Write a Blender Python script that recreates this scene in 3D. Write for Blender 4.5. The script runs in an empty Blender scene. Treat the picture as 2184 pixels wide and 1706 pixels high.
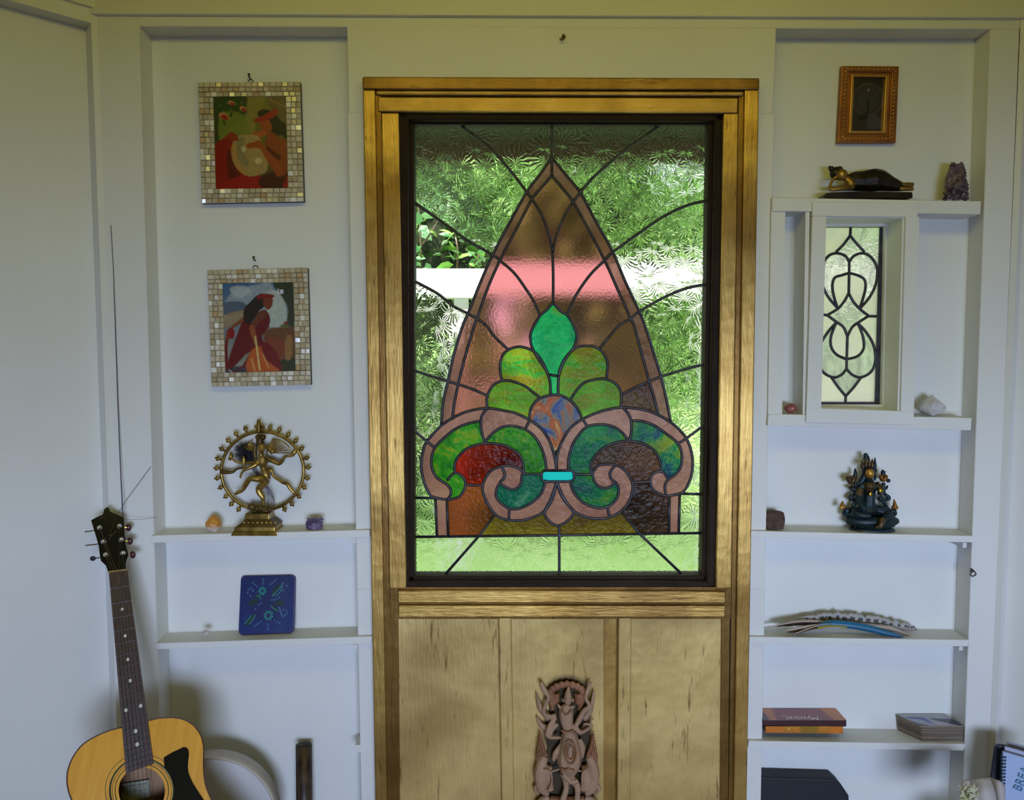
import bpy, bmesh, math, random
import numpy as np
from mathutils import Vector, Matrix, noise
from mathutils.geometry import delaunay_2d_cdt

S = bpy.context.scene
COL = S.collection
random.seed(7)
PI = math.pi

# ---------------------------------------------------------------- camera
F = 1600.0                                  # focal length in px of the 2184 wide frame
CAM = Vector((0, -1.86, 1.45))
PITCH = math.atan(0.0663)
cd = bpy.data.cameras.new('camera'); cam = bpy.data.objects.new('camera', cd); COL.objects.link(cam)
cd.sensor_width = 36; cd.lens = 36 * F / 2184; cd.clip_start = 0.02; cd.clip_end = 200
cam.location = CAM; cam.rotation_euler = (PI / 2 - PITCH, 0, 0)
S.camera = cam
S.view_settings.view_transform = 'Standard'; S.view_settings.look = 'None'
S.view_settings.gamma = 1; S.view_settings.use_curve_mapping = False
S.view_settings.exposure = 0.0

# ---------------------------------------------------------------- light
W = bpy.data.worlds.new('sky'); S.world = W; W.use_nodes = True
bg = W.node_tree.nodes['Background']
bg.inputs['Color'].default_value = (0.86, 0.95, 1.0, 1); bg.inputs['Strength'].default_value = 2.6
def sun(rot, e, col, ang):
    l = bpy.data.lights.new('sun', 'SUN'); l.energy = e; l.color = col; l.angle = ang
    o = bpy.data.objects.new('sun', l); COL.objects.link(o); o.rotation_euler = rot
sun((math.radians(38), 0, math.radians(-25)), 6.5, (1, .95, .82), math.radians(3))
def area(name, loc, target, sx, sy, e, col, spread=180):
    l = bpy.data.lights.new(name, 'AREA'); l.shape = 'RECTANGLE'; l.size = sx; l.size_y = sy
    l.energy = e; l.color = col; l.spread = math.radians(spread)
    o = bpy.data.objects.new(name, l); COL.objects.link(o); o.location = loc
    o.rotation_euler = (Vector(target) - Vector(loc)).to_track_quat('-Z', 'Y').to_euler()
    return o
# area lamps standing in for garden daylight through the rear opening; added yellow fill light
area('garden_daylight', (1.0, -6.0, 0.95), (0.7, -3, 0.9), 2.2, 1.3, 116, (0.56, 0.68, 0.95), 120)
area('garden_daylight', (-1.6, -6.0, 0.95), (-0.8, -3, 0.9), 1.0, 1.3, 4, (0.56, 0.68, 0.95), 120)
area('yellow_fill_light', (0.1, -1.2, 2.52), (0.1, 0.3, 1.6), 1.9, 0.4, 10, (1.0, 0.90, 0.16), 180)  # added fill that turns the upper wall yellow-green

# ---------------------------------------------------------------- pixel of the photograph -> point of the place
_cp, _sp = math.cos(PITCH), math.sin(PITCH)
def ray(px, py):
    u = (px - 1092) / F; v = (853 - py) / F
    return Vector((u, _cp + _sp * v, -_sp + _cp * v))
def at(px, py, Y=0.0):
    d = ray(px, py); return CAM + d * ((Y - CAM.y) / d.y)
def at_plane(px, py, p0, n):
    d = ray(px, py); return CAM + d * ((p0 - CAM).dot(n) / d.dot(n))
def m_per_px(Y=0.0): return (Y - CAM.y) / F
def lx(l, y):                               # x of a line ((x0,y0),(x1,y1)) at y
    (x0, y0), (x1, y1) = l; return x0 + (x1 - x0) * (y - y0) / (y1 - y0)

# ---------------------------------------------------------------- object helpers
def tag(o, label=None, cat=None, group=None, kind=None):
    if label: o['label'] = label
    if cat: o['category'] = cat
    if group: o['group'] = group
    if kind: o['kind'] = kind
    return o
def thing(name, loc, label, cat, group=None):
    o = bpy.data.objects.new(name, None); o.empty_display_size = .05; COL.objects.link(o); o.location = loc
    return tag(o, label, cat, group)
def wloc(o):
    v = Vector((0, 0, 0))
    while o is not None: v = v + o.location; o = o.parent
    return v
def obj(name, bm, mats, parent=None, smooth=False, origin=None, label=None):
    """bm holds world coordinates"""
    base = Vector(origin) if origin is not None else (wloc(parent) if parent else Vector((0, 0, 0)))
    bmesh.ops.translate(bm, verts=bm.verts, vec=-base)
    me = bpy.data.meshes.new(name); bm.to_mesh(me); bm.free()
    for m in (mats if isinstance(mats, (list, tuple)) else [mats]): me.materials.append(m)
    if smooth:
        for p in me.polygons: p.use_smooth = True
    o = bpy.data.objects.new(name, me); COL.objects.link(o)
    if parent: o.parent = parent; o.location = base - wloc(parent)
    else: o.location = base
    if label: o['label'] = label
    return o
def struct(name, bm, m, parent=None):
    o = obj(name, bm, m, parent)
    if parent is None: o['kind'] = 'structure'
    return o
def NB(): return bmesh.new()
def mod_bevel(o, w=.002, seg=2):
    m = o.modifiers.new('bevel', 'BEVEL'); m.width = w; m.segments = seg; m.limit_method = 'ANGLE'; m.angle_limit = math.radians(40)
    return o
def mod_remesh(o, vox):
    m = o.modifiers.new('remesh', 'REMESH'); m.mode = 'VOXEL'; m.voxel_size = vox; m.use_smooth_shade = True
    s = o.modifiers.new('smooth', 'SMOOTH'); s.factor = .5; s.iterations = 2
    return o
def prism(bm, pts, off):
    """closed polygon of world points, extruded by the vector off"""
    a = [bm.verts.new(p) for p in pts]; b = [bm.verts.new(Vector(p) + off) for p in pts]
    fs = [bm.faces.new(a), bm.faces.new(b[::-1])]
    n = len(pts)
    for i in range(n): fs.append(bm.faces.new((a[i], b[i], b[(i + 1) % n], a[(i + 1) % n])))
    bmesh.ops.recalc_face_normals(bm, faces=fs)
    return fs
def board(bm, quad, Y, Yb):
    """front face through four pixels on the plane Y, thickness back to Yb"""
    return prism(bm, [at(x, y, Y) for x, y in quad], Vector((0, Yb - Y, 0)))
def box(bm, x0, x1, y0, y1, z0, z1, M=None):
    vs = [bm.verts.new((x, y, z)) for x in (x0, x1) for y in (y0, y1) for z in (z0, z1)]
    if M is not None: bmesh.ops.transform(bm, matrix=M, verts=vs)
    fs = [bm.faces.new([vs[i] for i in f]) for f in ((0, 1, 3, 2), (4, 6, 7, 5), (0, 4, 5, 1), (2, 3, 7, 6), (0, 2, 6, 4), (1, 5, 7, 3))]
    bmesh.ops.recalc_face_normals(bm, faces=fs)
    return fs
def tube(bm, pts, r, seg=8, flat=1.0, cap=True, nref=None):
    """swept tube; r a number or one per point; flat squashes it along the view (Y)"""
    pts = [Vector(p) for p in pts]; n = len(pts)
    rs = [r] * n if isinstance(r, (int, float)) else list(r)
    rings = []; ref = None
    for i, p in enumerate(pts):
        t = (pts[min(i + 1, n - 1)] - pts[max(i - 1, 0)])
        if t.length < 1e-9: t = Vector((0, 0, 1))
        t.normalize()
        if ref is None: ref = Vector((0, 1, 0)) if abs(t.y) < .9 else Vector((1, 0, 0))
        a = (ref - t * ref.dot(t))
        if a.length < 1e-6: a = t.orthogonal()
        a.normalize(); b = t.cross(a); ref = a
        rings.append([bm.verts.new(p + (a * math.cos(2 * PI * k / seg) * flat + b * math.sin(2 * PI * k / seg)) * rs[i]) for k in range(seg)])
    fs = []
    for i in range(n - 1):
        for k in range(seg):
            fs.append(bm.faces.new((rings[i][k], rings[i][(k + 1) % seg], rings[i + 1][(k + 1) % seg], rings[i + 1][k])))
    if cap:
        fs.append(bm.faces.new(rings[0][::-1])); fs.append(bm.faces.new(rings[-1]))
    return fs
def ball(bm, c, rx, ry=None, rz=None, rot=0, seg=12, M=None):
    ry = rx if ry is None else ry; rz = rx if rz is None else rz
    r = bmesh.ops.create_uvsphere(bm, u_segments=seg, v_segments=max(6, seg * 2 // 3), radius=1)
    mm = Matrix.Translation(Vector(c)) @ Matrix.Rotation(rot, 4, 'Y') @ Matrix.Diagonal((rx, ry, rz, 1))
    bmesh.ops.transform(bm, matrix=mm, verts=r['verts'])
    return r['verts']
def crom(pts, n=6, closed=False):
    """Catmull-Rom through 2D or 3D points"""
    P = [Vector(p) for p in pts]; out = []; m = len(P)
    rng = range(m if closed else m - 1)
    for i in rng:
        if closed: p0, p1, p2, p3 = P[i - 1], P[i], P[(i + 1) % m], P[(i + 2) % m]
        else: p0, p1, p2, p3 = P[max(i - 1, 0)], P[i], P[i + 1], P[min(i + 2, m - 1)]
        for k in range(n):
            t = k / n
            out.append(0.5 * ((2 * p1) + (p2 - p0) * t + (2 * p0 - 5 * p1 + 4 * p2 - p3) * t * t + (3 * p1 - p0 - 3 * p2 + p3) * t ** 3))
    if not closed: out.append(P[-1])
    return out
def lathe(bm, prof, c, seg=24, ax=None):
    """prof: (radius, height) pairs about the vertical through c"""
    rings = []
    for r, h in prof:
        rings.append([bm.verts.new(Vector(c) + Vector((r * math.cos(2 * PI * k / seg), r * math.sin(2 * PI * k / seg), h))) for k in range(seg)])
    for i in range(len(rings) - 1):
        for k in range(seg): bm.faces.new((rings[i][k], rings[i][(k + 1) % seg], rings[i + 1][(k + 1) % seg], rings[i + 1][k]))
    bm.faces.new(rings[0][::-1]); bm.faces.new(rings[-1])

# ---------------------------------------------------------------- materials
def srgb(r, g, b):
    f = lambda c: (c / 255 / 12.92) if c / 255 <= .04045 else ((c / 255 + .055) / 1.055) ** 2.4
    return (f(r), f(g), f(b))
def newmat(name):
    m = bpy.data.materials.new(name); m.use_nodes = True
    nt = m.node_tree; b = nt.nodes['Principled BSDF']; return m, nt, b
def link(nt, a, b): nt.links.new(a, b)
def coords(nt, kind='Object', scale=(1, 1, 1), geo=False):
    t = nt.nodes.new('ShaderNodeTexCoord'); mp = nt.nodes.new('ShaderNodeMapping'); mp.inputs['Scale'].default_value = scale
    if geo:
        g = nt.nodes.new('ShaderNodeNewGeometry'); link(nt, g.outputs['Position'], mp.inputs['Vector'])
    else: link(nt, t.outputs[kind], mp.inputs['Vector'])
    return mp.outputs['Vector']
def noise_tex(nt, vec, scale=5, detail=4, rough=.55, dist=0):
    n = nt.nodes.new('ShaderNodeTexNoise'); n.inputs['Scale'].default_value = scale; n.inputs['Detail'].default_value = detail
    n.inputs['Roughness'].default_value = rough; n.inputs['Distortion'].default_value = dist; link(nt, vec, n.inputs['Vector']); return n
def ramp(nt, fac, stops, interp='LINEAR'):
    r = nt.nodes.new('ShaderNodeValToRGB'); r.color_ramp.interpolation = interp
    el = r.color_ramp.elements
    el[0].position = stops[0][0]; el[0].color = (*stops[0][1], 1); el[1].position = stops[-1][0]; el[1].color = (*stops[-1][1], 1)
    for p, c in stops[1:-1]:
        e = el.new(p); e.color = (*c, 1)
    link(nt, fac, r.inputs['Fac']); return r
def bump(nt, b, h, strength=.3, dist=.002, inp='Normal'):
    n = nt.nodes.new('ShaderNodeBump'); n.inputs['Strength'].default_value = strength; n.inputs['Distance'].default_value = dist
    link(nt, h, n.inputs['Height']); link(nt, n.outputs['Normal'], b.inputs[inp]); return n
def mat(name, col, rough=.5, metal=0, col2=None, scale=8, stretch=(1, 1, 1), bs=0, bd=.001, bscale=None, lo=.35, hi=.65, coat=0, geo=False, detail=4, spec=.5, dist=0):
    m, nt, b = newmat(name)
    b.inputs['Base Color'].default_value = (*col, 1); b.inputs['Roughness'].default_value = rough; b.inputs['Metallic'].default_value = metal
    b.inputs['Specular IOR Level'].default_value = spec; b.inputs['Coat Weight'].default_value = coat; b.inputs['Coat Roughness'].default_value = .1
    v = coords(nt, 'Object', stretch, geo)
    if col2:
        n = noise_tex(nt, v, scale, detail, dist=dist); r = ramp(nt, n.outputs['Fac'], [(lo, col), (hi, col2)]); link(nt, r.outputs['Color'], b.inputs['Base Color'])
    if bs:
        n2 = noise_tex(nt, v, bscale or scale * 3, 5); bump(nt, b, n2.outputs['Fac'], bs, bd)
    return m
def vcol_mat(name, rough=.5, coat=0, bs=0, bscale=60, metal=0, spec=.5):
    m, nt, b = newmat(name)
    a = nt.nodes.new('ShaderNodeAttribute'); a.attribute_name = 'Col'; link(nt, a.outputs['Color'], b.inputs['Base Color'])
    b.inputs['Roughness'].default_value = rough; b.inputs['Coat Weight'].default_value = coat; b.inputs['Coat Roughness'].default_value = .05
    b.inputs['Metallic'].default_value = metal; b.inputs['Specular IOR Level'].default_value = spec
    if bs:
        n = noise_tex(nt, coords(nt), bscale, 4); bump(nt, b, n.outputs['Fac'], bs, .001)
    return m
def ridged_wall(name, base, seams=True):
    m, nt, b = newmat(name)
    v = coords(nt, geo=True); n = noise_tex(nt, v, 2.2, 5)
    r = ramp(nt, n.outputs['Fac'], [(.3, tuple(c * .93 for c in base)), (.7, base)]); link(nt, r.outputs['Color'], b.inputs['Base Color'])
    b.inputs['Roughness'].default_value = .55; b.inputs['Specular IOR Level'].default_value = .3
    v2 = coords(nt, scale=(14, 14, 2.5), geo=True); n2 = noise_tex(nt, v2, 9, 6, .6)
    bump(nt, b, n2.outputs['Fac'], .16, .003)
    return m
M = {}
M['white'] = ridged_wall('white_painted_wood', (.74, .74, .72))
M['niche'] = ridged_wall('white_painted_panel', (.76, .77, .76))
M['ceiling'] = mat('olive_bounce_surface', (.44, .42, .10), .7, col2=(.50, .48, .14), scale=2)  # olive put on the unseen ceiling and rear wall to tint bounced light
M['floor'] = mat('wooden_floor', (.22, .13, .07), .45, col2=(.30, .19, .11), scale=5, stretch=(1, 12, 1))

def gold_mat(name, c1, c2, dirt, blend=.5, vert=True, patch=0.55, metal=.72, rough=.34):
    m, nt, b = newmat(name)
    st = (10, 10, 1.0) if vert else (1.0, 10, 10)
    v = coords(nt, scale=st, geo=True); v1 = coords(nt, scale=(1, 1, 1), geo=True)
    n = noise_tex(nt, v1, 5.5, 5, .6, .4); r = ramp(nt, n.outputs['Fac'], [(.33, c1), (.62, c2)])
    n2 = noise_tex(nt, v, 7, 6, .7)
    r2 = ramp(nt, n2.outputs['Fac'], [(.30, (1, 1, 1)), (.40, (0, 0, 0))])
    n3 = noise_tex(nt, v1, 3.2, 3, .5, .2); r3 = ramp(nt, n3.outputs['Fac'], [(patch, (0, 0, 0)), (patch + .17, (.55, .55, .55))])
    ad = nt.nodes.new('ShaderNodeMix'); ad.data_type = 'RGBA'; ad.blend_type = 'ADD'; ad.inputs[0].default_value = 1
    link(nt, r2.outputs['Color'], ad.inputs[6]); link(nt, r3.outputs['Color'], ad.inputs[7])
    mx = nt.nodes.new('ShaderNodeMix'); mx.data_type = 'RGBA'
    link(nt, ad.outputs[2], mx.inputs[0]); link(nt, r.outputs['Color'], mx.inputs[6]); mx.inputs[7].default_value = (*dirt, 1)
    link(nt, mx.outputs[2], b.inputs['Base Color'])
    b.inputs['Metallic'].default_value = metal; b.inputs['Roughness'].default_value = rough
    vb = nt.nodes.new('ShaderNodeTexVoronoi'); vb.inputs['Scale'].default_value = 38; link(nt, v1, vb.inputs['Vector'])
    n4 = noise_tex(nt, v, 14, 7, .65)
    mh = nt.nodes.new('ShaderNodeMath'); mh.operation = 'MULTIPLY_ADD'; link(nt, vb.outputs['Distance'], mh.inputs[0]); mh.inputs[1].default_value = .35; link(nt, n4.outputs['Fac'], mh.inputs[2])
    bump(nt, b, mh.outputs[0], .42, .0035)
    return m
M['gold'] = gold_mat('aged_gold_paint', (.36, .20, .045), (.55, .35, .10), (.10, .04, .006), patch=.50)
M['gold_h'] = gold_mat('aged_gold_paint_on_rails', (.34, .19, .04), (.52, .33, .09), (.10, .04, .006), vert=False, patch=.50)
M['gold_top'] = gold_mat('dark_brown_gold_paint', (.20, .10, .018), (.36, .20, .05), (.07, .03, .004), vert=False, patch=.45)  # darker, browner copy of the rail gold for the top board
M['gold_panel'] = gold_mat('matt_gold_paint_on_panels', (.54, .37, .12), (.70, .50, .19), (.22, .125, .03), patch=.47, metal=.45, rough=.42)
M['gold_dark'] = gold_mat('shaded_gold_in_grooves', (.16, .08, .015), (.24, .13, .03), (.05, .02, .004))  # shade of the recesses put into a darker gold
M['sash'] = mat('dark_brown_stained_wood', (.013, .006, .003), .55, col2=(.024, .012, .006), scale=9, stretch=(1, 1, 1), bs=.15, spec=.12)
M['lead'] = mat('dark_lead', (.022, .021, .028), .42, .45, col2=(.05, .048, .06), scale=60)

# ------------------------------------------------ painter: a picture built as a fine grid of coloured vertices
class Paint:
    def __init__(s, w, h, col):
        s.w, s.h = w, h; s.a = np.zeros((h, w, 3)); s.a[:] = srgb(*col)
        s.X, s.Y = np.meshgrid((np.arange(w) + .5) / w, (np.arange(h) + .5) / h)
        s.rng = np.random.RandomState(3)
    def blur(s, m, n):
        for _ in range(n):
            p = np.pad(m, 1, mode='edge')
            m = (p[1:-1, 1:-1] * 2 + p[:-2, 1:-1] + p[2:, 1:-1] + p[1:-1, :-2] + p[1:-1, 2:]) / 6
        return m
    def put(s, m, col, al=1):
        m = (m * al)[..., None]; s.a = s.a * (1 - m) + np.array(srgb(*col)) * m
    def poly(s, pts, col, soft=1, al=1, smooth=True, n=5):
        if smooth and len(pts) > 3: pts = [tuple(p) for p in crom([(x, y) for x, y in pts], n, True)]
        ins = np.zeros((s.h, s.w), bool); k = len(pts)
        for i in range(k):
            x0, y0 = pts[i]; x1, y1 = pts[(i + 1) % k]
            if y0 == y1: continue
            c = ((y0 > s.Y) != (y1 > s.Y)) & (s.X < (x1 - x0) * (s.Y - y0) / (y1 - y0) + x0)
            ins ^= c
        s.put(s.blur(ins.astype(float), soft), col, al)
    def ell(s, cx, cy, rx, ry, col, soft=1, al=1, rot=0):
        dx = s.X - cx; dy = s.Y - cy; c, q = math.cos(rot), math.sin(rot)
        d = ((dx * c + dy * q) / rx) ** 2 + ((-dx * q + dy * c) / ry) ** 2
        s.put(s.blur((d < 1).astype(float), soft), col, al)
    def line(s, pts, w, col, al=1, soft=0, n=6):
        if len(pts) > 2: pts = [tuple(p) for p in crom(pts, n)]
        asp = s.h / s.w; D = np.full((s.h, s.w), 9.)
        for (x0, y0), (x1, y1) in zip(pts, pts[1:]):
            dx, dy = x1 - x0, (y1 - y0) * asp; L = dx * dx + dy * dy + 1e-12
            t = np.clip(((s.X - x0) * dx + (s.Y - y0) * asp * dy) / L, 0, 1)
            D = np.minimum(D, np.hypot(s.X - x0 - t * dx, (s.Y - y0) * asp - t * dy))
        s.put(s.blur(np.clip((w - D) * s.w + .5, 0, 1), soft), col, al)
    def grad(s, c0, c1):
        t = s.Y[..., None]; s.a = np.array(srgb(*c0)) * (1 - t) + np.array(srgb(*c1)) * t
    def mottle(s, amt, size=6):
        n = s.rng.rand(s.h // size + 3, s.w // size + 3)
        yy = np.arange(s.h) / size; xx = np.arange(s.w) / size
        y0 = yy.astype(int); x0 = xx.astype(int); fy = (yy - y0)[:, None]; fx = (xx - x0)[None]
        g = lambda a, b: n[np.ix_(a, b)]
        v = g(y0, x0) * (1 - fy) * (1 - fx) + g(y0 + 1, x0) * fy * (1 - fx) + g(y0, x0 + 1) * (1 - fy) * fx + g(y0 + 1, x0 + 1) * fy * fx
        s.a *= (1 + amt * (v - .5) * 2)[..., None]; s.a = np.clip(s.a, 0, 1)
    def mesh(s, name, c00, c10, c11, c01, material, parent, keep=None):
        """corners: top left, top right, bottom right, bottom left, world points"""
        c00, c10, c11, c01 = map(lambda c: np.array(c, float), (c00, c10, c11, c01))
        w, h = s.w, s.h
        u = np.linspace(0, 1, w + 1)[None, :, None]; v = np.linspace(0, 1, h + 1)[:, None, None]
        P = (c00 * (1 - u) + c10 * u) * (1 - v) + (c01 * (1 - u) + c11 * u) * v
        base = np.array(wloc(parent)); P = (P - base).reshape(-1, 3)
        i = np.arange(h)[:, None] * (w + 1) + np.arange(w)[None]
        f = np.stack([i, i + w + 1, i + w + 2, i + 1], -1).reshape(-1, 4)
        cols = s.a.reshape(-1, 3)
        if keep is not None:
            k = keep(s.X, s.Y).reshape(-1); f = f[k]; cols = cols[k]
        me = bpy.data.meshes.new(name); me.from_pydata(P.tolist(), [], f.tolist())
        a = me.color_attributes.new('Col', 'FLOAT_COLOR', 'CORNER')
        c4 = np.concatenate([cols, np.ones((len(cols), 1))], 1); c4 = np.repeat(c4, 4, 0).astype(np.float32)
        a.data.foreach_set('color', c4.ravel()); me.materials.append(material)
        o = bpy.data.objects.new(name, me); COL.objects.link(o); o.parent = parent
        return o
def paint_faces(bm, faces, col):
    L = bm.loops.layers.float_color.get('Col') or bm.loops.layers.float_color.new('Col')
    for f in faces:
        for l in f.loops: l[L] = (*col, 1)
M['print'] = vcol_mat('printed_picture', .35, .6)
M['vc'] = vcol_mat('painted_surface', .5)
# ================================================================ the room
YB = .06                                                # depth of the niches
LPL = ((217, 0), (283, 1706)); NLF = ((297, 57), (347, 1706)); NLR = ((738, 57), (770, 1706))
CL = ((773, 163), (800, 1706)); CR = ((1620, 166), (1593, 1706))
NRL = ((1655, 62), (1623, 1706)); NRR = ((2113, 64), (2053, 1706)); RPR = ((2175, 64), (2108, 1706))
YF = 2140                                               # pixel row just under the floor line at the wall
def vquad(a, b, y0, y1): return [(lx(a, y0), y0), (lx(b, y0), y0), (lx(b, y1), y1), (lx(a, y1), y1)]
bm = NB()
board(bm, [(296, 20), (2180, 27), (2176, 62), (297, 56)], 0, YB)                       # top rail
board(bm, [(199, 0), (296, 0), (lx(NLF, YF), YF), (lx(LPL, YF) - 18, YF)], 0, YB)           # left post
board(bm, [(740, 56), (1656, 60), (1648, 242), (744, 240)], 0, YB)                     # field over the window
WL = ((850, 241), (866, 1256)); WR = ((1545, 244), (1527, 1256))
board(bm, vquad(NLR, WL, 240, 1257), 0, YB); board(bm, vquad(WR, NRL, 242, 1257), 0, YB)
board(bm, vquad(NLR, NRL, 1257, YF), 0, YB)
board(bm, vquad(NRR, RPR, 62, YF), 0, YB)
wall = struct('wall_front', bm, M['white'])
mod_bevel(wall, .0015, 1)
bm = NB()                                               # backs of the niches, with the opening of the small window
board(bm, [(270, 20), (780, 20), (800, YF), (300, YF)], YB, YB + .03)
board(bm, [(1640, 20), (2140, 20), (2130, 482), (1620, 482)], YB, YB + .03)
board(bm, [(1630, 482), (1736, 482), (1728, 863), (1620, 863)], YB, YB + .03)
board(bm, [(1889, 482), (2140, 482), (2120, 863), (1882, 863)], YB, YB + .03)
board(bm, [(1620, 863), (2130, 863), (2090, YF), (1600, YF)], YB, YB + .03)
struct('wall_niche_back', bm, M['niche'])
bm = NB(); board(bm, [(150, -160), (2330, -160), (2330, 38), (150, 29)], -.012, .09)
mod_bevel(struct('trim_1', bm, M['white']), .002, 2)    # beam above the niches
bm = NB()                                               # thin strips at the niche edges
board(bm, [(285, 57), (297, 57), (345, 1706), (334, 1706)], -.004, .0)
struct('trim_2', bm, M['white'])

KL = at(217, 300, 0); KL.z = 0
KR = at(lx(RPR, 400), 400, 0); KR.z = 0
def wallpt(K, sx, s, z, n=0):                           # slanting side walls, 45 degrees to the front wall
    return Vector((K.x + sx * .7071 * (s + n), -.7071 * s + .7071 * n, z))
def wbox(bm, K, sx, s0, s1, z0, z1, n0, n1):
    P = lambda s, z, n: wallpt(K, sx, s, z, n)
    prism(bm, [P(s0, z0, n0), P(s1, z0, n0), P(s1, z1, n0), P(s0, z1, n0)], P(0, 0, n1) - P(0, 0, n0))
ZT = at(205, 49, -.01).z
ZB = at(210, 19, -.005).z
for nm, K, sx in (('wall_left', KL, -1), ('wall_right', KR, 1)):
    bm = NB()
    wbox(bm, K, sx, 0, .014, 0, ZT, 0, .05); wbox(bm, K, sx, 0, 2.3, ZT, ZB, 0, .05)
    wbox(bm, K, sx, -.05, 2.3, 0, ZB, .045, .10); wbox(bm, K, sx, -.02, 2.3, ZB, 2.62, -.010, .10)
    wbox(bm, K, sx, 1.1, 1.2, 0, ZT, 0, .05)
    x = K.x + sx * .7071 * 2.3
    box(bm, min(x, x + sx * .1), max(x, x + sx * .1), -3.1, -1.55, 0, 3.14)
    struct(nm, bm, M['white'])
bm = NB()                                               # unseen far side; low opening shaped to dim daylight towards the wall top
X0, X1 = KL.x - 1.8, KR.x + 1.8
for a in ((X0, -1.5, 0, 3.14), (-1.5, 2.1, 1.3, 3.14), (-1.5, 2.1, 0, .12), (2.1, X1, 0, 3.14)):
    box(bm, a[0], a[1], -3.1, -3.0, a[2], a[3])
struct('wall_rear', bm, M['ceiling'])
bm = NB(); box(bm, X0, X1, -3.15, .09, -.05, 0); struct('floor', bm, M['floor'])
bm = NB(); box(bm, X0, X1, -3.15, .12, 2.62, 2.7); struct('ceiling', bm, M['ceiling'])
bm = NB(); box(bm, -.9, 1.1, -1.42, -.98, 2.53, 3.14); fill_box = obj('fill_light_box', bm, M['white'])  # unseen box added over the fill light
tag(fill_box, 'unseen white box added above the yellow fill light', 'lamp')

# ---------------------------------------------------------------- shelves
def shelf(px, label, Yf=-.012, back=YB + .004, name='wall_shelf', group=None):
    """px: front face: top left, top right, bottom right, bottom left"""
    bm = NB(); board(bm, px, Yf, back)
    o = obj(name, bm, M['white'], origin=at(px[3][0], px[3][1], Yf)); mod_bevel(o, .0015, 2)
    return tag(o, label, 'shelf', group)
shelf([(322, 1142), (789, 1130), (788, 1146), (322, 1158)], 'white wooden shelf under the bronze dancing figure in a ring')
shelf([(332, 1372), (794, 1357), (793, 1373), (332, 1385)], 'white wooden shelf carrying the blue painted panel')
shelf([(1647, 421), (2093, 429), (2091, 457), (1647, 450)], 'white shelf over the small leaded window, under the reclining figure')
shelf([(1639, 883), (2073, 891), (2071, 918), (1637, 908)], 'white shelf at the foot of the small leaded window, with the white quartz')
shelf([(1600, 1132), (2078, 1143), (2075, 1157), (1600, 1146)], 'white shelf carrying the dark seated goddess figure')
shelf([(1599, 1358), (2067, 1365), (2064, 1379), (1598, 1372)], 'white shelf with the blue feather lying on it')
shelf([(1597, 1580), (2061, 1587), (2055, 1601), (1595, 1594)], 'white shelf holding two flat books and a stack of cards')
shelf([(1592, 1812), (2056, 1818), (2054, 1834), (1590, 1828)], 'white bottom shelf under the black case')
for q, nm, lb in (([(745, 1146), (759, 1146), (759, 1158), (745, 1158)], 'shelf_cleat', 'small white cleat under the shelf of the dancing figure'),
                  ([(749, 1374), (763, 1374), (763, 1384), (749, 1384)], 'shelf_cleat', 'small white cleat under the shelf of the blue panel'),
                  ([(757, 1589), (769, 1589), (769, 1604), (757, 1604)], 'shelf_cleat', 'small white cleat without a shelf above the dark tube'),
                  ([(2054, 1157), (2062, 1157), (2061, 1168), (2053, 1168)], 'shelf_cleat', 'small white cleat under the seated goddess shelf'),
                  ([(2046, 1379), (2054, 1379), (2053, 1387), (2045, 1387)], 'shelf_cleat', 'small white cleat under the feather shelf')):
    bm = NB(); board(bm, q, -.002, YB + .003); tag(obj(nm, bm, M['white'], origin=at(*q[3], 0)), lb, 'cleat')

# ---------------------------------------------------------------- gold casing and panelling round the big window
door = thing('door_1', at(1200, YF, -.02), None, None); door['kind'] = 'structure'
def gold(name, quad, Y, Yb, mt='gold', bev=.003):
    bm = NB(); board(bm, quad, Y, Yb); o = obj(name, bm, M[mt], door); mod_bevel(o, bev, 2); return o
def cl(x, x2): return ((x, 163), (x2, 1706))
A0, A1, B1, C1 = ((773, 163), (800, 1706)), ((799, 163), (825, 1706)), ((812, 203), (838, 1706)), ((850, 241), (866, 1256))
gold('casing_board', vquad(A0, A1, 191, YF), -.030, 0)
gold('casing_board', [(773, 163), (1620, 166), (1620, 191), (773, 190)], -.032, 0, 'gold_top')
R0, R1, R2, R3 = ((1620, 166), (1593, 1706)), ((1589, 166), (1565, 1706)), ((1576, 203), (1554, 1706)), ((1544, 241), (1527, 1256))
gold('casing_board', vquad(R1, R0, 191, YF), -.030, 0)
bm = NB()
for q in (vquad(A1, B1, 203, YF), vquad(R2, R1, 203, YF)): board(bm, q, -.020, 0)
obj('casing_groove', bm, M['gold_dark'], door)
gold('casing_bead', [(801, 192), (1588, 194), (1586, 204), (801, 202)], -.028, 0, 'gold_h', .004)
gold('casing_strip', vquad(B1, C1, 240, 1256), -.026, 0)
gold('casing_strip', vquad(R3, R2, 241, 1256), -.026, 0)
gold('casing_strip', [(805, 206), (1575, 208), (1574, 241), (806, 238)], -.024, 0, 'gold_h')
gold('rail', [(848, 1260), (1548, 1262), (1548, 1287), (848, 1286)], -.030, 0, 'gold_h')
gold('rail', [(849, 1291), (1548, 1292), (1547, 1317), (849, 1317)], -.028, 0, 'gold_h')
bm = NB(); board(bm, [(827, 1252), (1560, 1252), (1560, 1320), (827, 1320)], -.016, 0); obj('rail_backing', bm, M['gold_dark'], door)
bm = NB()
board(bm, [(828, 1318), (849, 1318), (856, YF), (835, YF)], -.018, 0); board(bm, [(1540, 1318), (1556, 1318), (1549, YF), (1533, YF)], -.016, 0)
obj('panel_groove', bm, M['gold_dark'], door)
gold('panel', [(847, 1316), (1064, 1316), (1076, YF), (852, YF)], -.008, 0, 'gold_panel', .001)
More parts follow.
